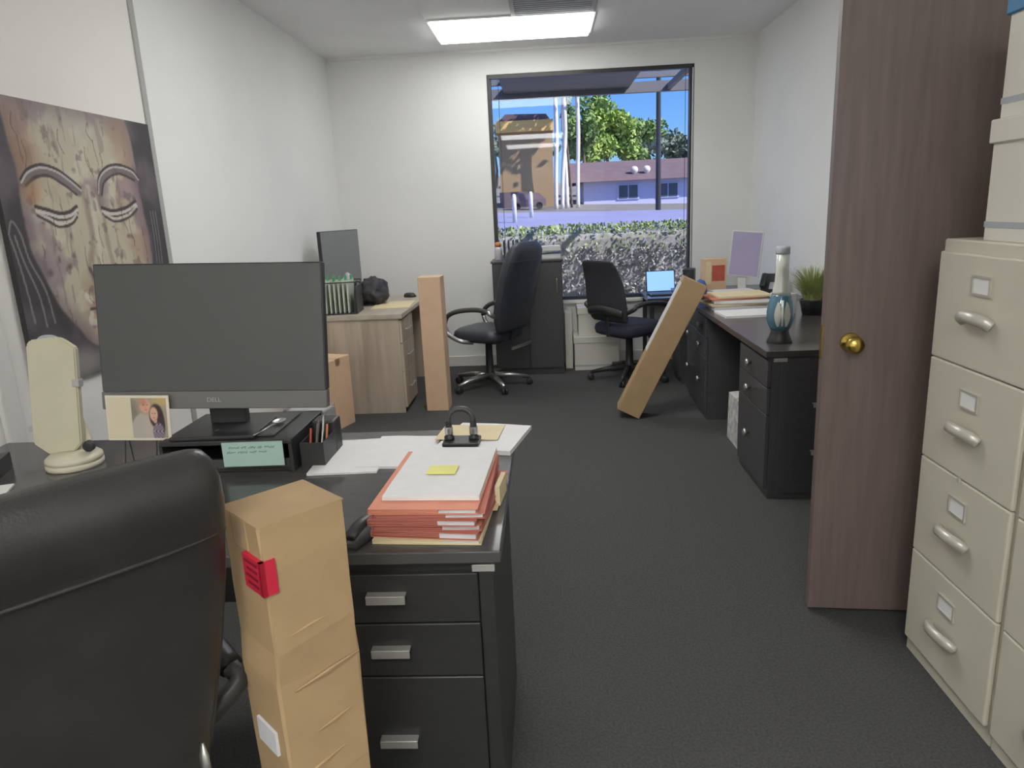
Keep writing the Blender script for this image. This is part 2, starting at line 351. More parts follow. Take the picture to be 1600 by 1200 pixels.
def leaves(name, pts, size, m, parent, up=0.0):
    V = []; Fc = []
    for p in pts:
        d = Vector((random.gauss(0, 1), random.gauss(0, 1), random.gauss(0, 1) + up)).normalized()
        u = d.orthogonal().normalized(); u.rotate(Matrix.Rotation(random.random() * 6.28, 3, d)); wv = d
        s = size * random.uniform(.6, 1.4); k = len(V)
        V += [p - u * s * .3, p + wv * s * .5 - u * s * .05, p + u * s * .3, p - wv * s * .5]
        Fc.append((k, k + 1, k + 2, k + 3))
    me = bpy.data.meshes.new(name); me.from_pydata(V, [], Fc); me.update()
    o = link(name, me, m, parent); o['kind'] = 'stuff'; return o
hedge = thing('hedge', 'long clipped hedge with sunlit leafy top outside the window', 'hedge', (1.0, 9.95, .28))
core = MB().box(-4.2, 4.2, -.42, .42, 0, .82, bev=.08); core.build('core', 'hedgelow', hedge)
leaves('twigs', [Vector((random.uniform(-4.3, 4.3), random.choice((-.46, -.44, -.42)) + random.gauss(0, .03), random.uniform(.0, .66))) for _ in range(9000)], .05, 'hedgelow', hedge, 1.2)
leaves('leaves', [Vector((random.uniform(-4.3, 4.3), random.uniform(-.48, .48), random.uniform(.60, .93))) for _ in range(12000)], .05, 'hedgetop', hedge, 1.5)
def tree(name, label, x, y, h, crown_z, rx, rz, m, n, lsize, trunk='bark', tr=.12, group='trees outside the window'):
    g = gz(x, y); t = thing(name, label, 'tree', (x, y, g - .02), group=group)
    MB().tube([(0, 0, 0), (tr, 0, h * .4), (0, 0, h * .8)], [tr * 1.3, tr, tr * .6], 8).build('trunk', trunk, t)
    pts = []
    cl = [Vector((random.gauss(0, .5) * rx, random.gauss(0, .4) * rx, crown_z + random.gauss(0, .5) * rz)) for _ in range(14)]
    for _ in range(n):
        c_ = random.choice(cl); d = Vector((random.gauss(0, 1), random.gauss(0, 1), random.gauss(0, 1))).normalized() * random.random() ** .4
        pts.append(c_ + Vector((d.x * rx * .45, d.y * rx * .45, d.z * rz * .45)))
    leaves('crown', pts, lsize, m, t)
# distances: house row at 38 m, trees behind it
tree('broad_tree', 'bright yellow green tree outside behind the pale trunks', 4.15, 50, 4.5, 4.35, 1.9, 2.0, 'treeA', 4200, .34)
tree('broad_tree', 'rounded mid green tree outside left of the utility pole', 6.1, 52, 4.2, 3.8, 1.7, 1.6, 'treeB', 3600, .34)
tree('broad_tree', 'dark green tree outside standing close behind the pale trunks', 2.5, 48, 4.2, 3.7, 1.2, 1.7, 'treeB', 2400, .3)
for k, (x, y) in enumerate(((9.2, 70), (12.0, 72), (15.2, 70), (18.5, 74), (-4.5, 70), (-1.0, 74))):
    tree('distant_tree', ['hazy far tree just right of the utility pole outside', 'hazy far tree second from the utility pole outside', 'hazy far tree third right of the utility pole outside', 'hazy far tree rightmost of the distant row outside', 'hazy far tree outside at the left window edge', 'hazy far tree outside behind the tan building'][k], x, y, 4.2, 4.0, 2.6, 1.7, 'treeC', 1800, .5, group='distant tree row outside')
for k, (px, lean) in enumerate(((.50, .10), (.78, .22), (1.02, -.10), (1.52, .08), (1.25, -.2))):
    y = 33 + .4 * k; g = gz(px, y)
    t = thing('pale_trunk_tree', ['slender white trunk tree outside touching the tan building', 'slender white trunk outside, second from the tan building', 'slender white trunk outside, third from the tan building', 'slender white trunk outside farthest from the tan building', 'thin brownish trunk outside among the white trunks'][k], 'tree', (px, y, g - .02), group='pale trunks outside')
    r = .09 if k < 4 else .06
    MB().tube(bez([(0, 0, 0), (lean * .3, 0, 1.6), (lean, 0, 3.4), (lean * .6, 0, 5.6)]), r, 8).build('trunk', 'trunkw' if k < 4 else 'bark', t, True)
    leaves('crown', [Vector((lean * .6 + random.gauss(0, .55), random.gauss(0, .6), 5.9 + random.gauss(0, .45))) for _ in range(120)], .3, 'treeB', t)
# tan building with a yellow fascia
bx0, bx1, by = -2.1, .45, 35.5
t = thing('tan_building', 'tan building with yellow fascia across the road outside', 'building', ((bx0 + bx1) / 2, by, gz(-1, by) - .05))
MB().box(-1.27, 1.27, 0, 3.5, 0, 3.45).build('wall', 'tanwall', t)
MB().box(-1.37, 1.33, -.25, 3.5, 3.45, 3.95).build('fascia', 'fascia', t)
MB().prism([(-1.25, 3.95), (1.2, 3.95), (1.0, 4.22), (-.9, 4.28)], 0, 3.2, 'y').build('roof', 'roof', t)
MB().box(-1.3, -.0, -.5, 0, 0, .75).build('awning', 'roof', t)
# house
hx0, hx1, hy = 2.0, 13.0, 38.0; hg = .95
t = thing('house', 'low pale house with brown roof across the road outside', 'house', (hx0, hy, hg))
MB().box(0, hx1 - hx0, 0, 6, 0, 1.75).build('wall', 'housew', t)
MB().prism([(-.5, 1.62), (6.5, 1.62), (3.0, 2.75)], -.7, hx1 - hx0 + .4, 'x').build('roof', 'roof', t)
for a, bb in ((1.75, 2.75), (3.75, 4.75), (5.6, 6.6), (8, 9)):
    f = MB().box(a - .06, bb + .06, -.05, .02, .70, 1.45).build('window', 'housew', t)
    for q in (0, 1): MB().box(a + q * (bb - a) / 2 + .03, a + (q + 1) * (bb - a) / 2 - .03, -.07, -.045, .76, 1.39).build('pane', 'winglass', f)
# utility pole with a crossarm, two white roof vents, bollard posts, parked car
t = thing('utility_pole', 'tall dark utility pole outside in front of the house', 'pole', (4.55, 30, gz(4.55, 30) - .02))
MB().tube([(0, 0, 0), (0, 0, 7.5)], [.11, .08], 10).build('shaft', 'dframe', t); MB().box(-.9, .9, -.05, .05, 6.6, 6.75).build('crossarm', 'dframe', t)
for k, x in enumerate((4.62, 5.25)):
    o = MB().lathe([(.08, 0), (.09, .14), (.18, .20), (.21, .32), (.16, .44), (.06, .48)], 14).build('roof_vent', 'trunkw', None, True)
    place(o, (x, 38.6, 2.80)); tag(o, ['round white roof vent on the house left of the pole', 'round white roof vent on the house at the pole'][k], 'vent', 'white roof vents outside')
for k, (x, y) in enumerate(((-1.0, 24), (-.5, 26.5))):
    o = MB().lathe([(.07, 0), (.07, .85), (.05, .93), (.01, .95)], 10).build('bollard', 'trunkw', None, True)
    place(o, (x, y, gz(x, y) - .02)); tag(o, ['white bollard beside the road outside nearest the window frame', 'white bollard beside the road outside next to the parked car'][k], 'bollard', 'bollards outside')
t = thing('parked_car', 'dark parked car in front of the tan building outside', 'car', (-.75, 33.2, gz(-.75, 33.2) - .01))
b = MB(); b.loft([[(x, y, z) for x, y in ((-.8, -.35), (.8, -.35), (.8, .35), (-.8, .35))] if i < 2 else [(x * .6, y * .8, z) for x, y in ((-.8, -.35), (.8, -.35), (.8, .35), (-.8, .35))] for i, z in enumerate((.13, .42, .70))])
b.build('body', 'roof', t)
for x in (-.5, .5):
    for y in (-.3, .3): MB().lathe([(.15, -.05), (.15, .05)], 14, Tm((x, y, .15), rx=PI / 2)).build('wheel', 'plasticb', t)

# ================================================================== FURNITURE: near desk
def pull(parent, x, y, z, w=.087, ax='y', m='alum'):
    b = MB()
    if ax == 'y': b.box(x - w / 2, x + w / 2, y - .022, y - .018, z - .009, z + .011, bev=.001, seg=1); b.box(x - w / 2, x + w / 2, y - .018, y, z + .007, z + .011)
    else: b.box(x - .022, x - .018, y - w / 2, y + w / 2, z - .009, z + .011, bev=.001, seg=1); b.box(x - .018, x, y - w / 2, y + w / 2, z + .007, z + .011)
    return b.build('pull', m, parent, label='brushed metal drawer pull')
nd = thing('office_desk', 'black pedestal desk in the foreground with dark glossy top', 'desk', (-1.0, 1.84, 0))
X = lambda x: x + 1.0
Yd = lambda y: y - 1.84
MB().box(X(-1.885), X(-.12), Yd(1.40), Yd(2.285), .722, .75, bev=.003).build('desk_top', 'desktop', nd)
for (a, c_) in ((-.615, -.140), (-1.875, -1.40)):
    MB().box(X(a), X(c_), Yd(1.435), Yd(2.02), .0, .722).build('pedestal', 'blackdesk', nd)
    for z0, z1, hz in ((.572, .690, .638), (.436, .568, .504), (.05, .432, .268)):
        d = MB().box(X(a) + .004, X(c_) - .034, Yd(1.415), Yd(1.435), z0, z1, bev=.002, seg=1).build('drawer', 'blackdesk', nd)
        pull(d, X((a + c_) / 2), Yd(1.415), hz)
    MB().box(X(c_) - .03, X(c_), Yd(1.415), Yd(1.435), 0, .722).build('stile', 'blackdesk', nd)
MB().box(X(-.185), X(-.135), Yd(1.409), Yd(1.415), .697, .713, bev=.001, seg=1).build('lock_plate', 'alum', nd)
MB().box(X(-1.40), X(-.615), Yd(1.98), Yd(2.0), .30, .722).build('modesty_panel', 'blackdesk', nd)

# ================================================================== filing cabinets
def cabinet(y0, label):
    W, D = .457, .67
    t = thing('filing_cabinet', label, 'filing cabinet', (1.123, y0, 0), 0, 'beige filing cabinets')
    MB().box(.016, D, 0, W, 0, 1.321, bev=.004, seg=1).build('body', 'cab', t)
    for k, (z0, z1) in enumerate(((.056, .3640), (.3665, .6735), (.6760, .9825), (.9850, 1.288))):
        d = MB().box(0, .016, .012, W - .012, z0, z1, bev=.005).build('drawer', 'cab', t)
        yc, zc = W / 2, z0 + .225
        f = MB(); f.box(-.006, 0, yc - .042, yc + .042, zc + .020, zc + .026).box(-.006, 0, yc - .042, yc + .042, zc - .026, zc - .020).box(-.006, 0, yc - .042, yc - .036, zc - .02, zc + .02).box(-.006, 0, yc + .036, yc + .042, zc - .02, zc + .02)
        f.build('label_holder', 'cabhw', d)
        MB().box(-.003, 0, yc - .036, yc + .036, zc - .02, zc + .02).build('label_card', 'paper', d)
        hz = zc - .085
        path = bez([(-.004, yc - .062, hz - .012), (-.020, yc - .052, hz), (-.032, yc - .025, hz + .006), (-.034, yc, hz + .007), (-.032, yc + .025, hz + .006), (-.020, yc + .052, hz), (-.004, yc + .062, hz - .012)], 4)
        h = MB(); h.tube(path, .012, 10, flat=1.35)
        h.build('handle', 'cabhw', d, True)
        if k == 2: MB().box(-.006, 0, yc + .0, yc + .012, z0 - .010, z0 + .004).build('thumb_latch', 'cabhw', d)
    MB().lathe([(.009, 0), (.009, .006), (.004, .007)], 14, Tm((.016, .03, 1.303), ry=-PI / 2)).build('lock', 'cabhw', t)
    return t
cabinet(1.686, 'beige four drawer filing cabinet next to the brown door')
cabinet(1.226, 'beige four drawer filing cabinet cut off by the right frame edge')
def storage_box(loc, label, w=.31, d=.39, h=.25, lid='bankers', group='white storage boxes', rotz=0, band=True):
    t = thing('storage_box', label, 'storage box', loc, rotz, group)
    MB().box(-d / 2, d / 2, -w / 2, w / 2, 0, h, bev=.002, seg=1).build('body', 'bankers', t)
    MB().box(-d / 2 - .008, d / 2 + .008, -w / 2 - .008, w / 2 + .008, h + .004 - .055, h + .008, bev=.003, seg=1).build('lid', lid, t)
    if band: MB().box(-d / 2 - .0015, d / 2 + .0015, -w / 2 - .0015, w / 2 + .0015, .035, .05).build('stripe', 'greyband', t)
    return t
storage_box((1.355, 1.843, 1.321), 'white storage box standing directly on the filing cabinet', h=.296)
storage_box((1.365, 1.845, 1.626), 'white storage box with blue lid, upper one on the filing cabinet', h=.296, lid='blueband')

# ================================================================== foreground leather chair
def star_base(t, hub_z, r, m, caster='plasticb', rot=0.3, cr=.028):
    MB().lathe([(.045, .07), (.045, .11), (.034, .13), (.028, hub_z)], 16).build('gas_lift', 'plasticb', t, True)
    for k in range(5):
        a = rot + k * 2 * PI / 5; c_, s_ = math.cos(a), math.sin(a)
        MB().tube([(c_ * .03, s_ * .03, .10), (c_ * r * .55, s_ * r * .55, .093), (c_ * r, s_ * r, .068)], [.026, .022, .015], 8).build('base_leg', m, t, True)
        cs = MB()
        for o_ in (-.014, .014):
            cs.lathe([(cr * .5, -.009), (cr, -.007), (cr, .007), (cr * .5, .009)], 14, Matrix.Translation((c_ * r - s_ * o_, s_ * r + c_ * o_, cr)) @ Matrix.Rotation(a, 4, 'Z') @ Matrix.Rotation(PI / 2, 4, 'X'))
        cs.tube([(c_ * r, s_ * r, cr), (c_ * r, s_ * r, .07)], .007, 8); cs.build('caster', caster, t, True)
def make_chair(name, label, loc, rotz, prof, seat_m, back_m, leg_m, arms=True, arm_m='plasticb', seam=True, lever=False, seat_w=.50, seat_d=.48, seat_z=.46, arm_low='silver'):
    t = thing(name, label, 'chair', loc, rotz)
    star_base(t, seat_z - .06, .33, leg_m)
    MB().box(-.10, .10, -.13, .10, seat_z - .075, seat_z - .035, bev=.01).build('tilt_mechanism', 'plasticb', t)
    rs = []
    for z, k in ((-.045, .86), (-.035, .96), (0, 1.0), (.035, .97), (.055, .85), (.062, .55)):
        rs.append(sect(0, .0, seat_z + z, seat_w * k, seat_d * k, 32, 4))
    MB().loft(rs).build('seat', seat_m, t, True)
    rings = [sect(0, y, z, w, th, 36, e, tl) for (z, y, w, th, e, tl) in prof]
    back = MB().loft(rings).build('backrest', back_m, t, True)
    if seam:
        zz = seam if isinstance(seam, float) else .93
        pr = np.array([(p[0], p[1], p[2], p[3]) for p in prof])
        def at(z): return [float(np.interp(z, pr[:, 0], pr[:, k])) for k in (1, 2, 3)]
        def rear(x, z):
            y, w_, th = at(z); q = min(1.0, abs(2 * x / w_)); return y - th / 2 * (1 - q ** 3.2) ** (1 / 3.2)
        y0, w0, th0 = at(zz)
        pts = []
        for i in range(25):
            x = (-.5 + i / 24) * w0 * .985
            pts.append((x, rear(x, zz) - .001, zz))
        MB().tube(pts, .0035, 6).build('seam', back_m, back, True)
        for s in (-1, 1):
            p2 = []
            for i in range(16):
                z = prof[2][0] + (zz - prof[2][0]) * i / 15; y, w_, th = at(z); x = s * w_ * .485; p2.append((x, rear(x, z), z))
            MB().tube(p2, .004, 6).build('seam', back_m, back, True)
    MB().tube([(0, -.10, seat_z - .05), (0, -.24, seat_z - .04), (0, prof[1][1] - .03, seat_z + .12)], .022, 8, flat=.5).build('back_bracket', 'plasticb', t)
    if arms:
        for s in (-1, 1):
            x = s * (seat_w / 2 + .035)
            a = MB().tube(bez([(x, -.20, seat_z + .22), (x, -.08, seat_z + .235), (x, .10, seat_z + .215), (x, .20, seat_z + .17), (x, .235, seat_z + .10)], 5), .024, 10, flat=.8).build('armrest', arm_m, t, True)
            MB().tube(bez([(x, .235, seat_z + .10), (x, .19, seat_z + .02), (x, .08, seat_z - .025), (s * .20, .02, seat_z - .05)], 5), .018, 10).build('arm_support', arm_low, t, True)
            MB().tube(bez([(x, -.20, seat_z + .22), (x, -.225, seat_z + .20), (s * .20, -.235, seat_z + .16)], 5), .018, 10).build('arm_support', arm_low, t, True)
    if lever: MB().box(.12, .46, -.16, -.145, seat_z - .16, seat_z - .135, T=Matrix.Identity(4)).build('lever', 'silver', t)
    return t
near_prof = [(.50, -.235, .36, .06, 3, 0), (.52, -.237, .39, .085, 3, 0), (.60, -.245, .425, .095, 3.4, 0), (.70, -.257, .468, .095, 3.6, 0), (.80, -.274, .505, .095, 3.7, 0), (.90, -.292, .53, .095, 3.8, 0), (.98, -.308, .54, .098, 3.8, 0), (1.005, -.314, .54, .112, 3.8, 0), (1.04, -.322, .538, .128, 3.6, 0), (1.075, -.330, .530, .124, 3.4, 0), (1.10, -.335, .515, .10, 3.2, 0), (1.115, -.338, .49, .066, 3, 0), (1.12, -.339, .46, .03, 3, 0)]
TH = R(47)
lc = make_chair('leather_chair', 'large black leather chair back in the left foreground', (-.900, 1.023, 0), TH, near_prof, 'leather', 'leather', 'silver', seam=.985, arm_low='plasticb')

lc.scale = (.93, .93, 1.02)
MB().tube(bez([(.150, -.295, .40), (.172, -.325, .52), (.180, -.315, .645)], 6), [.012] * 12 + [.004], 10, flat=.6).build('back_support', 'silver', lc, True, 'chrome support on the back')

# ================================================================== tall cardboard boxes
def tall_box(label, loc, rotz, w, d, h, m, rot=None, creases=False, group='tall slim cardboard boxes'):
    t = thing('cardboard_box', label, 'cardboard box', loc, rotz, group, rot)
    b = MB(); n = 14 if creases else 1; rings = []
    random.seed(11)
    for i in range(n + 1):
        z = h * i / n; o_ = (random.uniform(-.0035, .0035) if creases and 0 < i < n else 0)
        e = .004
        pts = [(-w / 2 + e, -d / 2 + o_), (w / 2 - e, -d / 2 + o_), (w / 2 + o_, -d / 2 + e), (w / 2 + o_, d / 2 - e), (w / 2 - e, d / 2), (-w / 2 + e, d / 2), (-w / 2 - o_, d / 2 - e), (-w / 2 - o_, -d / 2 + e)]
        sk = .02 if creases and 0 < i < n else 0
        rings.append([(x, y, z + sk * (x / w) * (1 if i % 2 else -.6)) for x, y in pts])
    b.loft(rings); b.build('carton', m, t)
    MB().box(-w / 2 - .0006, w / 2 + .0006, -.024, .024, h - .05, h + .0008).build('tape_strip', 'tape', t)
    f = MB()
    if creases: f.box(-w / 2, w / 2, -d / 2, d / 2, h, h + .0025)
    else: f.box(-w / 2, w / 2, -d / 2, -.002, h, h + .0025).box(-w / 2, w / 2, .002, d / 2, h, h + .0025)
    f.build('top_flap', m, t)
    return t
nb = tall_box('tall creased cardboard box with red label before the near desk', (-.455, 1.095, 0), R(47), .152, .136, 1.0, 'card', creases=True)
# labels on its left face (local -x)
MB().box(-.0815, -.074, -.0735, -.010, .888, .946).build('red_label', 'red', nb, label='red printed label')
MB().box(-.0815, -.056, -.0735, -.066, .888, .946).build('red_label', 'red', nb, label='red printed label wrapping the corner')
for k in range(4): MB().box(-.0823, -.0814, -.062, -.018 - .006 * (k % 2), .935 - k * .0125, .940 - k * .0125).build('print_line', 'redink', nb)
MB().box(-.0815, -.074, -.038, .030, .575, .62).build('white_label', 'paper2', nb)
for z0, dz, x0, x1 in ((.80, .012, -.06, .04), (.70, .016, -.05, .075), (.605, .012, -.02, .05), (.53, .020, -.07, .03), (.43, .015, -.06, .07), (.33, .015, -.05, .07), (.22, .012, -.06, .05)):
    MB().tube([(x0, -.0685, z0), ((x0 + x1) / 2, -.0705, z0 + dz * .6), (x1, -.0685, z0 + dz)], [.001, .0032, .001], 6).build('crease', 'card', nb)
tall_box('upright slim cardboard box standing beside the wood grain desk', (-.858, 5.275, 0), R(-2), .166, .166, 1.0, 'card2')
ang = R(26.3)
lb_ = tall_box('slim cardboard box leaning against the right hand black desk', (0, 0, 0), 0, .166, .166, 1.0, 'card', rot=(0, ang, R(-6)))
# rest its lower right edge on the floor
lb_.location = (.612 - .083 * math.cos(ang), 4.90, .083 * math.sin(ang) + .001)
MB().box(-.0845, -.083, -.075, .075, .45, .96).build('white_tape', 'paper2', lb_)

# ================================================================== right hand desks
def rdesk(name, label, y0, y1, top_m, x0=1.02, end_plate=False, kne=(.52, 1.16), knob='alum', top=.75):
    t = thing(name, label, 'desk', (x0, y0, 0)); L = y1 - y0; D = XR - .02 - x0
    MB().box(-.015, D, -.012, L, top - .032, top, bev=.003).build('desk_top', top_m, t)
    for a, c_ in ((0, kne[0]), (kne[1], L)):
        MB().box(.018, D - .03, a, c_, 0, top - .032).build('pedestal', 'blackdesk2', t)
        zz = top - .032
        for z0, z1, hz in ((zz - .15, zz - .02, .634), (zz - .285, zz - .155, .502), (.05, zz - .29, .257)):
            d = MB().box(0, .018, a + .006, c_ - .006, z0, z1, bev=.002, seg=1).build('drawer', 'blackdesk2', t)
            MB().lathe([(.008, 0), (.008, .012), (.019, .016), (.022, .024), (.016, .031), (.002, .034)], 14, Tm((0, (a + c_) / 2 if a else .285, hz), ry=-PI / 2)).build('knob', 'silver', d, True, 'round silver knob')
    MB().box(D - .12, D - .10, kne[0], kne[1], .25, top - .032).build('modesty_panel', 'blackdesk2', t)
    if end_plate:
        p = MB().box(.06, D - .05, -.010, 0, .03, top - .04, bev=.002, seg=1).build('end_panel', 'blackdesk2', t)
        MB().box(.022, .085, -.014, -.010, top - .053, top - .035, bev=.001, seg=1).build('lock_plate', 'alum', p)
        for z in (.481, .242): pull(p, .255, -.010, z)
    return t
rdesk('office_desk', 'black desk along the right wall with silver knobs', 3.385, 5.03, 'desktop2', x0=1.035, end_plate=True, kne=(.51, 1.355))
rdesk('office_desk', 'black desk in the far right corner behind the leaning box', 5.05, 6.12, 'desktop2', x0=1.05, kne=(.42, .72))
t = thing('side_table', 'low dark table under the window in the right corner', 'table', (1.35, 6.43, 0))
MB().box(-.50, .49, -.27, .27, .63, .66, bev=.003).build('table_top', 'desktop2', t)
for sx in (-.46, .45):
    for sy in (-.23, .23): MB().box(sx - .018, sx + .018, sy - .018, sy + .018, 0, .63).build('leg', 'plasticb', t)

# ================================================================== far left wood grain desk
t = thing('wood_desk', 'grey brown wood grain desk against the left wall', 'desk', (-1.475, 5.15, 0))
MB().box(-.40, .405, 0, 1.25, .715, .75, bev=.003).build('desk_top', 'greigetop', t)
MB().box(-.395, .375, .012, .036, 0, .715).build('end_panel', 'greige', t)
MB().box(-.395, .375, 1.21, 1.234, 0, .715).build('end_panel', 'greige', t)
MB().box(-.10, .375, .036, .46, .03, .715).build('pedestal', 'greige', t)
for z0, z1 in ((.53, .70), (.32, .525), (.04, .315)):
    d = MB().box(.375, .393, .02, .455, z0, z1, bev=.002, seg=1).build('drawer', 'greige', t)
    MB().tube([(.393, .16, (z0 + z1) / 2), (.412, .16, (z0 + z1) / 2), (.412, .31, (z0 + z1) / 2), (.393, .31, (z0 + z1) / 2)], .005, 8).build('pull', 'silver', d)
MB().box(-.37, -.35, .036, 1.21, .3, .715).build('modesty_panel', 'greige', t)

# ================================================================== black cabinet by the window
t = thing('black_cabinet', 'tall black two door cabinet under the left of the window', 'cabinet', (-.175, 6.40, 0))
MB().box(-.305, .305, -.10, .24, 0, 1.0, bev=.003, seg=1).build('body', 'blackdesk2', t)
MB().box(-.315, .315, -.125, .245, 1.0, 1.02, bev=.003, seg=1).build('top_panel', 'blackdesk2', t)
for a, c_, hx in ((-.30, -.003, -.03), (.003, .30, .255)):
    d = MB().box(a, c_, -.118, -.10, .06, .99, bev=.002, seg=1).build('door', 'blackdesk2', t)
    MB().tube([(hx, -.118, .72), (hx, -.138, .73), (hx, -.138, .84), (hx, -.118, .85)], .006, 8).build('handle', 'silver', d)

# ================================================================== far chairs
exec_prof = [(.50, -.24, .40, .06, 3, 0), (.53, -.245, .46, .10, 3, 0), (.65, -.255, .51, .13, 3.2, 0), (.78, -.285, .52, .125, 3.2, 0), (.92, -.325, .53, .12, 3.2, 0), (1.05, -.365, .51, .125, 3.2, 0), (1.13, -.39, .47, .12, 3, 0), (1.17, -.40, .41, .10, 2.8, 0), (1.20, -.408, .30, .06, 2.6, 0), (1.205, -.41, .2, .03, 2.4, 0)]
make_chair('executive_chair', 'black leather executive chair facing the wood grain desk', (-.51, 5.90, 0), R(61), exec_prof, 'leathern', 'leathern', 'silver', seam=1.06, lever=True, arm_m='plasticd')
mesh_prof = [(.52, -.22, .38, .03, 3, 0), (.54, -.225, .43, .045, 3, 0), (.62, -.25, .46, .05, 3.4, 0), (.72, -.262, .46, .045, 3.6, 0), (.85, -.285, .44, .035, 3.6, 0), (.96, -.325, .40, .03, 3.4, 0), (1.01, -.35, .36, .03, 3.2, 0), (1.025, -.358, .30, .018, 3, 0)]
t = make_chair('mesh_chair', 'black mesh back office chair with navy seat before the window', (.675, 6.03, 0), R(-52), mesh_prof, 'seatb', 'meshb', 'plasticb', seam=False, arm_low='plasticb', seat_z=.44)
MB().tube(bez([(-.20, -.26, .60), (0, -.31, .63), (.20, -.26, .60)], 6), .022, 8, flat=1.6).build('lumbar_bar', 'plasticb', t, True)

# ================================================================== things on the near desk
ZD = .7505
# monitor
mon = thing('monitor', 'large black monitor on the riser on the near desk', 'monitor', (-.982, 2.02, .8512), R(1.5))
MT = Tm((0, 0, .25)) @ Tm((0, 0, 0), ry=R(1.8)) @ Tm((0, 0, 0), rx=R(-7)) @ Tm((0, 0, -.25))
MB().box(-.332, .332, -.012, .018, .128, .497, bev=.003, T=MT).build('housing', 'plasticb', mon)
MB().box(-.327, .327, -.0145, -.012, .128, .493, T=MT).build('screen', 'screen', mon)
MB().box(-.332, .332, -.018, .016, .075, .127, bev=.003, T=MT).build('bezel', 'chin', mon)
MB().box(-.055, .055, .030, .065, .012, .26, bev=.004).build('neck', 'plasticb', mon)
MB().box(-.125, .125, -.10, .10, 0, .012, bev=.004).build('foot', 'plasticb', mon)
def text(body, name, size, m, parent, loc, rot):
    cu = bpy.data.curves.new(name, 'FONT'); cu.body = body; cu.size = size; cu.extrude = .0003; cu.align_x = 'CENTER'; cu.align_y = 'CENTER'
    to = bpy.data.objects.new(name + '_tmp', cu); C.objects.link(to)
    dg = bpy.context.evaluated_depsgraph_get(); me = bpy.data.meshes.new_from_object(to.evaluated_get(dg))
    bpy.data.objects.remove(to, do_unlink=True); me.name = name
    me.materials.clear(); o = link(name, me, m, parent); o.location = loc; o.rotation_euler = rot; return o
lg = text('DELL', 'logo', .019, 'logo', mon, (0, 0, 0), (0, 0, 0)); lg.matrix_local = MT @ Tm((.0, -.0186, .101), rx=PI / 2)

# riser
rs_ = thing('desk_riser', 'black plastic monitor riser with shelf under the large monitor', 'riser', (-.93, 2.06, ZD))
MB().box(-.205, .185, -.145, .155, .086, .100, bev=.003).build('top_panel', 'plasticb', rs_)
for x in (-.205, .175): MB().box(x, x + .01, -.145, .155, 0, .086).build('side_panel', 'plasticb', rs_)
MB().box(-.195, .175, -.13, .155, .002, .010).build('shelf', 'plasticb', rs_)
MB().box(-.195, .175, .14, .15, .01, .086).build('back_panel', 'plasticb', rs_)
d = MB().box(-.19, .17, -.135, -.125, .012, .040, bev=.001, seg=1).build('drawer', 'plasticd', rs_)
MB().box(.045, .125, -.115, .12, .1002, .106, bev=.002, seg=1).build('flip_tray', 'plasticd', rs_)
o = MB().box(-.075, .100, -.0015, .0015, -.036, .036).build('card', 'teal', None)
c_ = thing('note_card', 'pale teal card with handwriting propped on the riser front', 'card', (-.865, 1.898, .815), R(1))
o.parent = c_; o['label'] = 'pale teal paper'
random.seed(5)
for row, (zr, x0, x1) in enumerate(((.020, -.055, .062), (.006, -.062, .038))):
    x = x0
    while x < x1:
        n_ = random.randint(3, 7); pts = []
        for i in range(n_ * 2):
            pts.append((x, -.0018, zr + (random.uniform(.001, .0045) if i % 2 else random.uniform(-.0045, 0)))); x += random.uniform(.0015, .003)
        MB().tube(pts, .0006, 4).build('handwriting', 'ink', c_); x += .005
def note(name, label, loc, rz, w, d, m, cat='sticky note', h=.0015):
    o = MB().box(-w / 2, w / 2, -d / 2, d / 2, 0, h).build(name, m); place(o, loc, rz); return tag(o, label, cat)
note('sticky_note', 'lime yellow sticky note on the black riser', (-1.04, 1.955, ZD + .1005), R(2), .075, .055, 'lime')
# spoon
sp = thing('spoon', 'shiny metal spoon lying on the riser before the monitor', 'spoon', (-.845, 1.975, ZD + .108), R(-14))
MB().tube([(0, -.05, .003), (0, .0, .004), (0, .055, .007)], [.004, .003, .003], 8, flat=.5).build('handle', 'silver', sp, True)
b = MB(); b.lathe([(.004, 0), (.012, .001), (.018, .004), (.020, .008), (.019, .008), (.016, .005), (.008, .003)], 16, Matrix.Translation((0, .078, .002)) @ Matrix.Diagonal((.9, 1.3, 1, 1))); b.build('bowl', 'silver', sp, True)
# small clip
o = MB().tube(bez([(-.016, 0, .006), (0, .010, .012), (.018, 0, .006), (.004, -.010, .005), (-.012, -.004, .010)], 4), .005, 6).build('binder_clip', 'plasticb', None, True)
place(o, (-.985, 1.975, ZD + .1005)); tag(o, 'small black clip on the riser beside the monitor foot', 'clip')
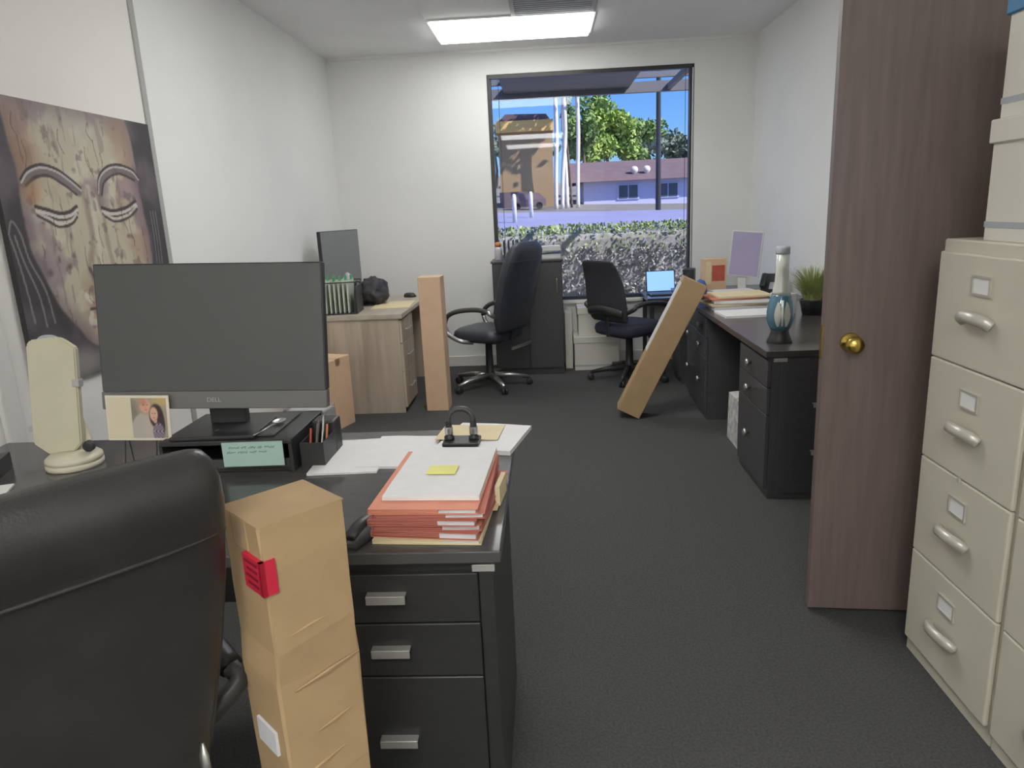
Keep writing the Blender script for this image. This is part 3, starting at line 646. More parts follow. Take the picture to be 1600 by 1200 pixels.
# pen holder
ph = thing('pen_holder', 'black desktop pen holder full of pens right of the riser', 'pen holder', (-.700, 2.01, ZD))
b = MB(); b.box(-.035, .035, -.06, .06, 0, .004)
for a in ((-.035, -.032, -.06, .06), (.032, .035, -.06, .06), (-.032, .032, -.06, -.057), (-.032, .032, .057, .06)): b.box(*a, .004, .075)
b.build('box', 'plasticb', ph)
b = MB(); b.box(-.035, .035, .060, .13, 0, .105, bev=.006); b.build('tall_box', 'plasticb', ph)
for k in range(7):
    x, y = -.018 + .012 * (k % 4), -.035 + .017 * k * .8
    o = MB().tube([(x, y, .006), (x + random.uniform(-.004, .014), y + .04, .10 + .01 * (k % 3))], .0035, 6).build('pen', ['redpen', 'pendark', 'silver', 'orange', 'pendark', 'silver', 'blue'][k])
    place(o, (-.700, 2.01, ZD)); tag(o, ['red pen in the holder, frontmost', 'dark pen second from the front of the holder', 'silver pen in the holder beside the orange one', 'orange pen in the middle of the holder', 'dark pen behind the orange pen in the holder', 'silver pen near the back of the holder', 'blue pen at the back of the holder'][k], 'pen', 'pens in the holder')
# paper tray papers behind
o = MB().box(-.11, .11, -.14, .14, 0, .05, bev=.002, seg=1).build('paper_ream', 'paper'); 
o2 = MB().box(-.115, .115, -.145, .145, -.0003, .054).build('wrapper', 'clear', o)
place(o, (-.80, 2.255 - .145 + .13, ZD + .002), R(-8)); o.location = (-.80, 2.25, ZD + .0015)
tag(o, 'plastic wrapped stack of white papers behind the pen holder', 'papers')
o.scale = (.62, .30, 1.9)

# framed couple photo card
def print_mesh(name, w, h, nu, nv, func, m, parent=None, label=None):
    us = np.linspace(0, 1, nu + 1); vs = np.linspace(0, 1, nv + 1); U, V = np.meshgrid(us, vs)
    col = func(U.ravel(), V.ravel())
    verts = np.stack([(U.ravel() - .5) * w, np.zeros(U.size), (.5 - V.ravel()) * h], 1)
    idx = np.arange((nu + 1) * (nv + 1)).reshape(nv + 1, nu + 1)
    fc = np.stack([idx[1:, :-1].ravel(), idx[1:, 1:].ravel(), idx[:-1, 1:].ravel(), idx[:-1, :-1].ravel()], 1)
    me = bpy.data.meshes.new(name); me.from_pydata(verts.tolist(), [], fc.tolist()); me.update()
    a = me.color_attributes.new('print', 'FLOAT_COLOR', 'POINT')
    c = col / 255.0; c = np.where(c <= .04045, c / 12.92, ((c + .055) / 1.055) ** 2.4)
    a.data.foreach_set('color', np.concatenate([c, np.ones((len(c), 1))], 1).astype(np.float32).ravel())
    return link(name, me, m, parent, label)
def sm(e0, e1, x): t = np.clip((x - e0) / (e1 - e0), 0, 1); return t * t * (3 - 2 * t)
def mixc(c, k, c2): return c * (1 - k[:, None]) + np.array(c2, float)[None, :] * k[:, None]
def ell(u, v, cu, cv, ru, rv, soft=.15): return 1 - sm(1 - soft, 1 + soft, np.sqrt(((u - cu) / ru) ** 2 + ((v - cv) / rv) ** 2))
def couple(u, v):
    c = np.tile(np.array([172, 158, 138], float), (len(u), 1))
    c = mixc(c, ell(u, v, .85, .05, .25, .15, .5), (196, 172, 116)); c = mixc(c, ell(u, v, .05, .5, .15, .4, .6), (140, 132, 112))
    c = mixc(c, ell(u, v, .30, .95, .36, .56, .08) , (186, 180, 168)); c = mixc(c, ell(u, v, .46, .75, .10, .35, .5), (200, 180, 172))
    c = mixc(c, ell(u, v, .40, .19, .155, .18, .2), (220, 166, 142)); c = mixc(c, ell(u, v, .33, .10, .10, .09, .5), (196, 146, 118))
    c = mixc(c, ell(u, v, .70, .45, .20, .30, .15), (70, 52, 50)); c = mixc(c, ell(u, v, .82, .66, .11, .32, .2), (66, 50, 54))
    c = mixc(c, ell(u, v, .63, .40, .115, .18, .2), (222, 182, 156)); c = mixc(c, ell(u, v, .66, .57, .05, .06, .3), (208, 166, 140))
    pt = ell(u, v, .74, .86, .16, .24, .15) * (.5 + .5 * np.sin(u * 60 + 9 * np.sin(v * 17))); c = mixc(c, ell(u, v, .74, .86, .16, .24, .15), (92, 80, 92)); c = mixc(c, pt * .8, (196, 180, 192))
    for eu in (.36, .46): c = mixc(c, ell(u, v, eu, .17, .018, .014, .5) * .7, (96, 62, 52))
    for eu in (.595, .665): c = mixc(c, ell(u, v, eu, .38, .017, .014, .5) * .8, (80, 50, 44))
    c = mixc(c, ell(u, v, .41, .29, .04, .012, .5) * .6, (176, 96, 84)); c = mixc(c, ell(u, v, .63, .49, .035, .012, .5) * .7, (176, 84, 80))
    c = mixc(c, ell(u, v, .41, .23, .012, .03, .5) * .4, (190, 130, 110)); c = mixc(c, ell(u, v, .63, .43, .012, .025, .5) * .4, (186, 136, 114))
    return c
pc = thing('photo_card', 'cream photo card of a couple leaning on the monitor', 'photo', (-1.212, 1.945, ZD + .004), R(1), rot=(R(-4), R(2.5), R(2))); pc.scale = (.93, .93, .96)
MB().box(-.100, .100, 0, .003, .098, .238, bev=.001, seg=1).build('card', mat('cream_card', (232, 224, 202), .6, var=.02), pc)
for sx in (-.05, .05): MB().tube([(sx, -.01, .002), (sx, .004, .10), (sx, .006, .17), (sx, .05, .002)], .0022, 6).build('wire_stand', 'plasticb', pc)
MB().box(-.096, -.020, -.0006, 0, .104, .232).build('left_page', mat('cream_page', (222, 212, 182), .6, var=.02), pc)
ph_ = print_mesh('photograph', .110, .124, 70, 80, couple, vmat('photo_print', .4), pc, 'small print of a man in grey and a dark haired woman'); ph_.location = (.036, -.001, .168)

# beige desk lamp
lp = thing('desk_lamp', 'beige plastic flip up desk lamp on round base', 'lamp', (-1.475, 2.03, ZD), R(8)); lp.scale = (.82, .82, .82)
MB().lathe([(.096, 0), (.098, .006), (.098, .018), (.094, .020), (.094, .023), (.098, .025), (.096, .038), (.078, .052), (.045, .060), (.01, .062)], 36).build('base', 'cream', lp, True)
MB().tube([(.045, .015, .058), (.040, .03, .085), (.0, .065, .20), (-.02, .078, .27)], [.020, .020, .018, .016], 12, flat=.6).build('arm', 'cream', lp, True)
MB().lathe([(.006, 0), (.021, .002), (.021, .018), (.017, .021), (.004, .021)], 20, Tm((.072, -.012, .078), rx=PI / 2)).build('pivot_knob', 'plasticb', lp, True)
pan = MB(); pts = [(-.085, .03), (-.085, .395), (-.070, .415), (.020, .425), (.040, .418), (.085, .385), (.085, .03), (.06, .0), (-.03, -.012)]
pan.prism(pts, -.016, .016, 'y'); bmesh.ops.bevel(pan.bm, geom=list(pan.bm.edges), offset=.005, segments=2, affect='EDGES')
po = pan.build('lamp_head', mat('aged_cream', (206, 201, 174), .45, var=.04, vscale=5), lp); po.location = (-.042, -.005, .062); po.rotation_euler = (R(-7), R(3), 0)
b = MB(); b.lathe([(.038, -.019), (.040, -.0175), (.040, -.006), (.038, -.006)], 24, Tm((-.018, .0, .408), rx=PI / 2) @ Matrix.Diagonal((1, .62, 1, 1))); b.build('switch', 'greyband', po, True)
MB().box(.066, .092, -.018, .018, .24, .268, bev=.003).build('side_clip', 'batten', po)
MB().lathe([(.011, -.012), (.011, .012)], 14, Tm((-.090, .004, .085), rx=PI / 2)).build('hinge_pin', 'batten', po)

# loose sheets and things at the left end
def sheet(label, loc, rz, w=.216, d=.279, m='paper', h=.003, cat='paper', name='paper_sheet', group=None):
    b = MB(); n = 8; vs = []
    for j in range(n + 1):
        for i in range(n + 1):
            x, y = (i / n - .5) * w, (j / n - .5) * d
            vs.append((x, y, h + .0022 * (1 + mn.noise(Vector((x * 9 + loc[0] * 7, y * 9, 3)))) * 1.0))
    rows = [[b.bm.verts.new(vs[j * (n + 1) + i]) for i in range(n + 1)] for j in range(n + 1)]
    lo = [[b.bm.verts.new((v.co.x, v.co.y, 0)) for v in r] for r in rows]
    for j in range(n):
        for i in range(n):
            b.bm.faces.new((rows[j][i], rows[j][i + 1], rows[j + 1][i + 1], rows[j + 1][i]))
    for i in range(n):
        b.bm.faces.new((lo[0][i], lo[0][i + 1], rows[0][i + 1], rows[0][i])); b.bm.faces.new((lo[n][i + 1], lo[n][i], rows[n][i], rows[n][i + 1]))
        b.bm.faces.new((lo[i + 1][0], lo[i][0], rows[i][0], rows[i + 1][0])); b.bm.faces.new((lo[i][n], lo[i + 1][n], rows[i + 1][n], rows[i][n]))
    b.bm.faces.new([lo[0][i] for i in range(n + 1)][::-1] + [lo[j][0] for j in range(1, n + 1)] + [lo[n][i] for i in range(1, n + 1)] + [lo[j][n] for j in range(n - 1, 0, -1)])
    o = b.build(name, m, None); place(o, loc, rz); return tag(o, label, cat, group)
sheet('white paper at the left frame edge of the near desk', (-1.60, 1.70, ZD), R(22), m='paper')
t = thing('desk_phone', 'black phone at the left edge of the near desk', 'phone', (-1.735, 1.925, ZD), R(20))
MB().prism([(-.09, 0), (.09, 0), (.09, .05), (-.09, .025)], -.08, .08, 'y').build('body', 'plasticb', t); MB().box(-.085, -.045, -.085, .085, .045, .075, bev=.012).build('handset', 'plasticb', t)

# loose paper left of the file stack
sheet('white document left of the salmon files on the near desk', (-.605, 2.035, ZD), R(2), .20, .30, 'paper', h=.004)
sheet('white sheet tucked under the salmon file stack', (-.462, 2.06, ZD), R(-3), .20, .28, 'paper', h=.006)
# file stack
stk = [('manila', 'manila_folder', 'manila folder at the very bottom of the salmon file stack', .004, 'manila'),
       ('manila', 'manila_folder', 'manila folder second from the bottom of the file stack', .010, 'manila')]
SX, SY, SR = -.276, 1.635, R(-3)
def folder(name, label, z, h, m, dx=0, dy=0, dr=0, w=.245, d=.385, pw=0, cat='folder', group='files stacked on the near desk', tab=False):
    t = thing(name, label, cat, (SX + dx, SY + dy, z), SR + dr, group)
    b = MB(); b.box(-w / 2, w / 2, -d / 2, d / 2, 0, .0012).box(-w / 2, w / 2, -d / 2, d / 2, h - .0014, h - .0002).box(-w / 2, -w / 2 + .0012, -d / 2, d / 2, .0012, h - .0014)
    c2 = b.build('cover', m, t)
    MB().box(.035, w / 2 - .006 + pw, -d / 2 + .004, d / 2 - .01, .0014, h - .0016).build('pages', 'paper2', t)
    for q in (.30, .55, .78): MB().box(-w / 2 + .002, .034, -d / 2 + .003, d / 2 - .01, h * q - .0011, h * q + .0011).build('inner_leaf', m, t)
    if tab: MB().box(w / 2, w / 2 + .012, -.02, .06, h / 2, h / 2 + .001).build('tab', m, t)
    return t
z = ZD
names = [('manila_folder', 'manila folder at the bottom of the salmon file stack', .010, 'manila', .004, -.006, R(-1)),
         ('salmon_folder', 'rust salmon file folder, lowest of the salmon ones', .016, 'salmon2', .008, 0, R(-4)),
         ('salmon_folder', 'rust salmon file folder, second salmon one from below', .014, 'salmon2', -.002, .004, R(1)),
         ('salmon_folder', 'rust salmon file folder, third salmon one from below', .014, 'salmon2', -.004, -.002, R(-1)),
         ('salmon_folder', 'rust salmon file folder just under the topmost folder', .012, 'salmon2', .004, .002, R(2)),
         ('salmon_folder', 'bright salmon file folder on top of the stack', .012, 'salmon', -.004, .0, R(0))]
for n_, l_, h_, m_, dx, dy, dr in names:
    folder(n_, l_, z, h_, m_, dx, dy, dr, tab=n_ == 'manila_folder'); z += h_ + .0006
sheet('thick white document on top of the salmon file stack', (SX + .006, SY + .022, z), SR, .222, .335, 'paper', h=.008, cat='papers', name='paper_document')
z += .013
note('sticky_note', 'yellow sticky note on the white document', (SX + .004, SY + .012, z), SR, .072, .056, 'yellow')
o = MB().box(-.006, .006, -.05, .05, 0, .05).build('tab_strip', 'manila'); place(o, (-.135, 1.69, ZD), R(-6)); tag(o, 'cream paper strips sticking out right of the file stack', 'papers')
# papers with the two hole punch behind
sheet('white papers at the far right corner of the near desk', (-.215, 2.16, ZD), R(-13), .24, .26, 'paper', h=.012, cat='papers')
o = note('manila_folder', 'cream folder under the paper punch', (-.262, 2.19, ZD + .017), R(-6), .20, .15, 'manila', 'folder', .002)
pu = thing('paper_punch', 'black two post paper punch with arched handle', 'hole punch', (-.278, 2.075, ZD + .0195), R(-2))
MB().box(-.055, .055, -.035, .045, 0, .012, bev=.003).build('base', 'plasticb', pu)
for s in (-1, 1):
    MB().lathe([(.016, .012), (.016, .022), (.010, .026), (.010, .07)], 14, Tm((s * .038, .005, 0))).build('post', 'plasticb', pu, True)
    MB().lathe([(.013, .03), (.013, .032), (.013, .05), (.013, .052)], 14, Tm((s * .038, .005, 0))).build('spring_collar', 'silver', pu, True)
MB().tube(bez([(-.038, .005, .068), (-.034, .006, .090), (-.018, .008, .104), (0, .009, .107), (.018, .008, .104), (.034, .006, .090), (.038, .005, .068)], 5), .009, 10).build('handle', 'plasticd', pu, True)
# phone / stapler by the box and small yellow note behind it
t = thing('stapler', 'black stapler between the tall box and the salmon files', 'stapler', (-.425, 1.485, ZD), R(68))
MB().box(-.07, .07, -.018, .018, 0, .010, bev=.003).build('base', 'plasticb', t)
MB().tube(bez([(-.068, 0, .028), (-.02, 0, .042), (.05, 0, .036), (.068, 0, .024)], 4), .016, 10, flat=.7).build('arm', 'plasticb', t, True)
note('sticky_note', 'pale yellow note on the desk behind the tall box', (-.66, 1.56, ZD), R(20), .07, .07, 'manila')

# ================================================================== painting on the left wall
def polyd(u, v, pts, n=10):
    P = [Vector((a, b_, 0)) for a, b_ in pts]; Q = bez(P, n); d = np.full(len(u), 9.0); tt = np.zeros(len(u))
    for i in range(len(Q) - 1):
        a, b_ = Q[i], Q[i + 1]; ex, ey = b_.x - a.x, b_.y - a.y; L = ex * ex + ey * ey + 1e-12
        k = np.clip(((u - a.x) * ex + (v - a.y) * ey) / L, 0, 1); dd = np.hypot(u - a.x - k * ex, v - a.y - k * ey)
        m_ = dd < d; d = np.where(m_, dd, d); tt = np.where(m_, (i + k) / (len(Q) - 1), tt)
    return d, tt
def vnoise(u, v, s, seed):
    rng = np.random.RandomState(seed); g = rng.rand(64, 64); x = u * s; y = v * s; xi = np.floor(x).astype(int); yi = np.floor(y).astype(int); fx = x - xi; fy = y - yi
    fx = fx * fx * (3 - 2 * fx); fy = fy * fy * (3 - 2 * fy); G = lambda a, b_: g[a % 64, b_ % 64]
    return (G(xi, yi) * (1 - fx) + G(xi + 1, yi) * fx) * (1 - fy) + (G(xi, yi + 1) * (1 - fx) + G(xi + 1, yi + 1) * fx) * fy
def fbm(u, v, s, seed): return sum(vnoise(u, v, s * 2 ** k, seed + k) * .5 ** k for k in range(4)) / 1.875
def inside(u, v, poly):
    r = np.zeros(len(u), bool); n = len(poly)
    for i in range(n):
        (x1, y1), (x2, y2) = poly[i], poly[(i + 1) % n]
        c = ((y1 > v) != (y2 > v)) & (u < (x2 - x1) * (v - y1) / (y2 - y1 + 1e-12) + x1); r ^= c
    return r
def face_print(u, v):
    n1 = fbm(u, v, 4, 3); n2 = fbm(u, v, 11, 9); n3 = fbm(u * 1.0, v * .22, 40, 21); n4 = fbm(u, v, 22, 33)
    c = np.tile(np.array([70, 66, 68], float), (len(u), 1)); c = mixc(c, sm(.45, .7, n1), (104, 96, 100)); c = mixc(c, sm(.55, .8, n2) * .4, (52, 48, 50))
    L = [(p.x, p.y) for p in bez([(.07, -.02, 0), (.075, .10, 0), (.095, .25, 0), (.085, .385, 0), (.095, .52, 0), (.145, .63, 0), (.20, .74, 0), (.33, .885, 0), (.48, .93, 0)], 6)]
    Rr = [(p.x, p.y) for p in bez([(.62, .90, 0), (.76, .80, 0), (.845, .68, 0), (.868, .50, 0), (.856, .39, 0), (.845, .23, 0), (.84, .10, 0), (.82, -.02, 0)], 6)]
    poly = L + Rr; ins = inside(u, v, poly); pd, _ = polyd(u, v, poly + [poly[0]], 1); sd = np.where(ins, pd, -pd)
    f = np.tile(np.array([198, 188, 166], float), (len(u), 1))
    f = mixc(f, sm(.42, .66, n1) * .75, (170, 146, 124)); f = mixc(f, sm(.52, .7, n2) * .6, (212, 206, 188)); f = mixc(f, sm(.58, .72, fbm(u, v, 7, 50)) * .65, (150, 128, 138))
    f = mixc(f, sm(.62, .72, n3) * .35, (120, 104, 98)); f = mixc(f, sm(.66, .74, n4) * .4, (92, 76, 74))
    f = mixc(f, (1 - sm(.0, .10, sd)) * .55, (112, 94, 104)); f = mixc(f, ell(u, v, .12, .15, .10, .16, .6) * .5, (158, 120, 96)); f = mixc(f, ell(u, v, .76, .12, .07, .12, .6) * .5, (158, 124, 102))
    f = mixc(f, (1 - sm(0, .22, v)) * .25, (150, 146, 146))
    k = sm(-.006, .012, sd + (n2 - .5) * .02); c = c * (1 - k[:, None]) + f * k[:, None]
    def line(pts, w_, col, a=.9, soft=.5, pas=False):
        nonlocal c
        d, tt = polyd(u, v, pts); kk = (1 - sm(w_ * (1 - soft), w_, d + (n4 - .5) * w_ * .5)) * a; c = mixc(c, kk, col)
    # nose
    line([(.44, .292), (.453, .388), (.452, .491), (.41, .575), (.40, .62)], .030, (142, 118, 106), .55, .9); line([(.524, .295), (.549, .389), (.546, .495), (.556, .585), (.57, .62)], .022, (140, 118, 108), .5, .9)
    line([(.478, .29), (.486, .43), (.485, .60)], .022, (214, 208, 192), .7, .8)
    line([(.40, .60), (.43, .655), (.485, .665), (.54, .655), (.575, .60)], .012, (92, 74, 70), .8)
    # brows
    for o_, i_ in (([(.113, .272), (.155, .237), (.229, .217), (.311, .229), (.378, .26), (.432, .292)], [(.133, .291), (.188, .262), (.26, .255), (.339, .285), (.40, .318)]), ([(.542, .30), (.566, .242), (.632, .203), (.711, .191), (.807, .205), (.85, .237)], [(.562, .315), (.599, .262), (.702, .228), (.816, .25)])):
        mid = [((a[0] + b_[0]) / 2, (a[1] + b_[1]) / 2) for a, b_ in zip(o_, i_ + [i_[-1]] * (len(o_) - len(i_)))]
        line(mid, .026, (116, 106, 108), .85, .6); line(o_, .007, (58, 50, 52), .9); line([(a, b_ + .010) for a, b_ in o_], .0055, (206, 202, 196), .85); line(i_, .007, (70, 60, 60), .85)
    c = mixc(c, ell(u, v, .16, .32, .045, .04, .8) * .55, (176, 128, 88))
    # eyelids
    for l in ([(.159, .363), (.211, .373), (.279, .387), (.342, .382), (.387, .363)], [(.547, .368), (.616, .379), (.716, .368), (.797, .340)]):
        line(l, .009, (60, 50, 50), .9); line([(a, b_ + .013) for a, b_ in l], .008, (214, 208, 200), .9); line([(a, b_ + .024) for a, b_ in l], .006, (76, 64, 62), .85)
    for l in ([(.161, .382), (.217, .404), (.27, .424), (.341, .414), (.379, .390)], [(.559, .390), (.627, .411), (.73, .395), (.802, .361)]):
        line(l, .008, (216, 210, 202), .85); line([(a, b_ + .012) for a, b_ in l], .007, (66, 56, 56), .85)
    # mouth
    c = mixc(c, ell(u, v, .485, .735, .13, .028, .3) * .8, (176, 140, 126)); c = mixc(c, ell(u, v, .485, .785, .11, .028, .3) * .8, (196, 166, 148))
    line([(.36, .755), (.43, .757), (.485, .765), (.54, .757), (.61, .752)], .008, (82, 62, 62), .9); line([(.35, .70), (.372, .72)], .018, (222, 216, 202), .8); line([(.36, .775), (.35, .80), (.375, .81)], .020, (222, 216, 202), .75)
    # ears
    for pts in ([(.004, .454), (.029, .411), (.059, .456), (.078, .548), (.128, .655), (.144, .773)], [(.004, .454), (.02, .526), (.036, .645), (.043, .758)], [(.03, .46), (.05, .55), (.09, .67), (.10, .78)]): line(pts, .006, (160, 152, 150), .7)
    for dx in (0, .022, .044): line([(.905 + dx, .385), (.905 + dx, .50), (.895 + dx, .62), (.88 + dx, .75)], .0055, (150, 142, 142), .6)
    # cracks
    rng = np.random.RandomState(4)
    for _ in range(34):
        a, b_ = rng.uniform(.1, .84), rng.uniform(.04, .8); l_ = rng.uniform(.03, .12); line([(a, b_), (a + rng.uniform(-.012, .012), b_ + l_ / 2), (a + rng.uniform(-.01, .02), b_ + l_)], .003, (76, 62, 60), .5)
    for _ in range(16):
        a, b_ = rng.uniform(.15, .82), rng.uniform(.3, .85); c = mixc(c, ell(u, v, a, b_, rng.uniform(.004, .013), rng.uniform(.006, .018), .9) * .6, (92, 74, 72))
    # shoulders
    c = mixc(c, sm(.92, .96, v + (n2 - .5) * .04) * .7, (96, 90, 92)); c = mixc(c, ell(u, v, .25, .95, .14, .05, .7) * .6, (176, 170, 164))
    return c
pt = thing('painting', 'large canvas painting of a serene carved face with closed eyes', 'painting', (XL + .0285, 2.995, .88), PI / 2)
MB().box(-.525, .525, .002, .023, 0, 1.044, bev=.002, seg=1).build('canvas', mat('canvas_side', (66, 62, 64), .8, var=.1), pt)
o = print_mesh('painted_face', 1.05, 1.044, 240, 240, face_print, vmat('painting_print', .62), pt); o.location = (0, .0012, .522)

# ================================================================== things on the far left desk
t = thing('monitor', 'grey screen monitor standing on the wood grain desk', 'monitor', (-1.68, 5.86, .75), R(69))
MB().box(-.25, .25, -.012, .02, .12, .60, bev=.003).build('housing', 'plasticb', t); MB().box(-.245, .245, -.0135, -.012, .125, .595).build('screen', 'greymon', t)
MB().box(-.05, .05, .02, .05, .01, .35, bev=.004).build('neck', 'plasticb', t); MB().box(-.12, .12, -.06, .10, 0, .012, bev=.004).build('foot', 'plasticb', t)
rk = thing('file_rack', 'black wire rack of hanging folders on the wood grain desk', 'file rack', (-1.585, 5.36, .7505), R(4))
b = MB(); b.box(-.16, .16, -.13, .13, 0, .008)
b.build('tray', 'plasticb', rk)
for s in (-1, 1):
    MB().tube([(-.155, s * .125, .008), (-.155, s * .125, .235), (.155, s * .125, .235), (.155, s * .125, .008)], .005, 6).build('rail', 'plasticb', rk)
MB().prism([(.13, .008), (.16, .008), (.16, .20), (.15, .20)], -.12, .12, 'y').build('end_stop', 'plasticb', rk)
for k in range(8):
    x = -.135 + k * .033
    f = thing('hanging_folder', ['pale hanging folder leftmost in the wire rack', 'pale hanging folder second from the left in the wire rack', 'pale hanging folder third from the left in the wire rack', 'pale hanging folder fourth from the left in the wire rack', 'pale hanging folder fourth from the right in the wire rack', 'pale hanging folder third from the right in the wire rack', 'pale hanging folder second from the right in the wire rack', 'pale hanging folder rightmost in the wire rack'][k], 'folder', (-1.585 + x * math.cos(R(4)), 5.36 + x * math.sin(R(4)), .7505 + .0085), R(4), 'hanging folders in the rack')
    MB().prism([(-.006, .0), (.002, .0), (.010, .235), (-.004, .235)], -.115, .115, 'y').build('sleeve', 'hang', f)
    MB().box(-.003, .007, -.115 + .05 * (k % 4), -.065 + .05 * (k % 4), .235, .268).build('tab', 'greytab', f)
def blob(name, label, cat, loc, sx, sy, sz, m, seed, rz=0, amp=.25):
    b = MB(); bmesh.ops.create_icosphere(b.bm, subdivisions=4, radius=1)
    for v in b.bm.verts:
        n_ = v.co.normalized(); k = 1 + amp * mn.noise(n_ * 2.1 + Vector((seed, 0, 0))) + amp * .5 * mn.noise(n_ * 5 + Vector((0, seed, 0)))
        v.co = Vector((n_.x * k * sx, n_.y * k * sy, max(-.0, (n_.z * k * .75 + .6)) * sz))
    o = b.build(name, m, None, True); place(o, loc, rz); return tag(o, label, cat)
bg_ = blob('handbag', 'black slouching handbag on the wood grain desk', 'bag', (-1.42, 5.82, .7505), .12, .15, .155, 'bag', 2.0)
st = MB().tube(bez([(-.06, -.10, .17), (-.10, -.15, .20), (-.10, -.17, .10), (-.05, -.16, .04)], 6), .012, 8, flat=.4).build('strap', 'bag', bg_, True)
blob('folded_scarf', 'pale scarf bundled between the folders and the handbag', 'scarf', (-1.555, 5.565, .7505), .05, .06, .20, 'cloth', 5.0)
sheet('manila folder lying on the wood grain desk corner', (-1.235, 5.68, .7505), R(4), .30, .42, 'manila', h=.004, cat='folder', name='manila_folder')
t = thing('computer_mouse', 'black computer mouse at the back of the wood grain desk', 'mouse', (-1.20, 6.20, .7505), R(80))
b = MB(); b.loft([sect(0, 0, .0, .06, .105, 20, 2.4), sect(0, 0, .012, .064, .11, 20, 2.4), sect(0, .004, .03, .054, .09, 20, 2.2), sect(0, .008, .038, .03, .05, 20, 2)]); b.build('shell', 'plasticb', t, True)
MB().lathe([(.008, -.004), (.008, .004)], 12, Tm((0, -.030, .030), ry=PI / 2)).build('wheel', 'plasticd', t)
t = thing('cardboard_box', 'orange cardboard carton on the floor beside the wood grain desk', 'cardboard box', (-1.62, 4.86, 0), R(-18))
MB().box(-.17, .15, -.15, .15, 0, .50, bev=.003, seg=1).build('carton', 'card2', t)
MB().box(-.17, .15, -.0255, .0255, .45, .5012).build('tape_strip', 'tape', t)
MB().prism([(-.17, .50), (.15, .50), (.15, .503), (-.17, .503)], .002, .148, 'y').build('top_flap', 'card2', t)

# ================================================================== on the black cabinet by the window
t = thing('bottle', 'orange capped bottle at the left of the black cabinet', 'bottle', (-.425, 6.40, 1.0205))
MB().lathe([(.030, 0), (.034, .006), (.034, .09), (.024, .115)], 18).build('body', 'cloth', t, True); MB().lathe([(.025, .115), (.025, .15), (.014, .158)], 18).build('cap', 'orange', t, True)
t = thing('desk_organizer', 'black upright file organizer on the black cabinet', 'organizer', (-.29, 6.42, 1.0205))
MB().box(-.09, .09, -.10, .10, 0, .008).build('base', 'plasticb', t)
for k in range(5): MB().box(-.085 + k * .04, -.078 + k * .04, -.10, .10, .008, .17).build('divider', 'plasticb', t)
t = thing('paper_tray', 'grey paper tray with papers at the right of the black cabinet', 'paper tray', (.03, 6.44, 1.0205))
for k in range(2): MB().box(-.10, .10, -.13, .13, k * .065, k * .065 + .006).build('shelf', 'batten', t)
for sx in (-.10, .096):
    for sy in (-.13, .126): MB().box(sx, sx + .004, sy, sy + .004, 0, .13).build('post', 'batten', t)
for k in range(2): sheet(['papers in the lower tray on the black cabinet', 'papers in the upper tray on the black cabinet'][k], (.03, 6.44, 1.0275 + k * .065), 0, .18, .24, 'paper2', h=.03, cat='papers', name='paper_pile')

# white storage boxes on the floor under the window
storage_box((.425, 6.565, 0), 'white storage box on the floor under the window', w=.34, d=.40, h=.30, band=True)
storage_box((.43, 6.575, .309), 'white storage box on top of the floor box under the window', w=.30, d=.33, h=.25, band=False)
o = tag(MB().box(-.033, .033, -.12, .12, 0, .52, bev=.003, seg=1).build('white_carton', 'bankers'), 'narrow white upright carton right of the black cabinet', 'box'); place(o, (.177, 6.60, 0))

# ================================================================== things on the right hand desks
lv = thing('lava_lamp', 'blue bottle shaped lamp with pale neck on the black desk', 'lamp', (1.15, 3.60, .7505))
MB().lathe([(.060, 0), (.062, .004), (.050, .03), (.042, .055), (.044, .062)], 28).build('base', 'plasticb', lv, True)
MB().lathe([(.044, .062), (.056, .085), (.065, .115), (.066, .150), (.060, .190), (.048, .230), (.045, .240)], 28).build('globe', 'blueglass', lv, True)
MB().lathe([(.045, .240), (.042, .255), (.034, .300), (.031, .36), (.031, .435)], 28).build('neck', 'paleglass', lv, True)
MB().lathe([(.032, .435), (.034, .44), (.033, .468), (.028, .472)], 28).build('cap', 'greyband', lv, True)
for a in (-118, -78):     # pale panels set into the globe
    b = MB(); rows = []
    for i in range(9):
        z = .085 + .12 * i / 8; q = np.interp(z, [.062, .085, .115, .150, .190, .230], [.044, .056, .065, .066, .060, .048]) + .0015
        wv = .22 * math.sin(PI * (i + .6) / 9.2) + .03; rows.append([(q * math.cos(R(a) + s * wv), q * math.sin(R(a) + s * wv), z) for s in (-1, -.5, 0, .5, 1)])
    vv = [[b.bm.verts.new(p) for p in r] for r in rows]
    for i in range(8):
        for j in range(4): b.bm.faces.new((vv[i][j], vv[i][j + 1], vv[i + 1][j + 1], vv[i + 1][j]))
    b.build('pale_panel', 'paleglass', lv, True)
MB().tube([(.066 * math.cos(R(-98)), .066 * math.sin(R(-98)), .09), (.069 * math.cos(R(-98)), .069 * math.sin(R(-98)), .14), (.055 * math.cos(R(-98)), .055 * math.sin(R(-98)), .215)], .006, 8).build('pale_rib', 'paleglass', lv, True)

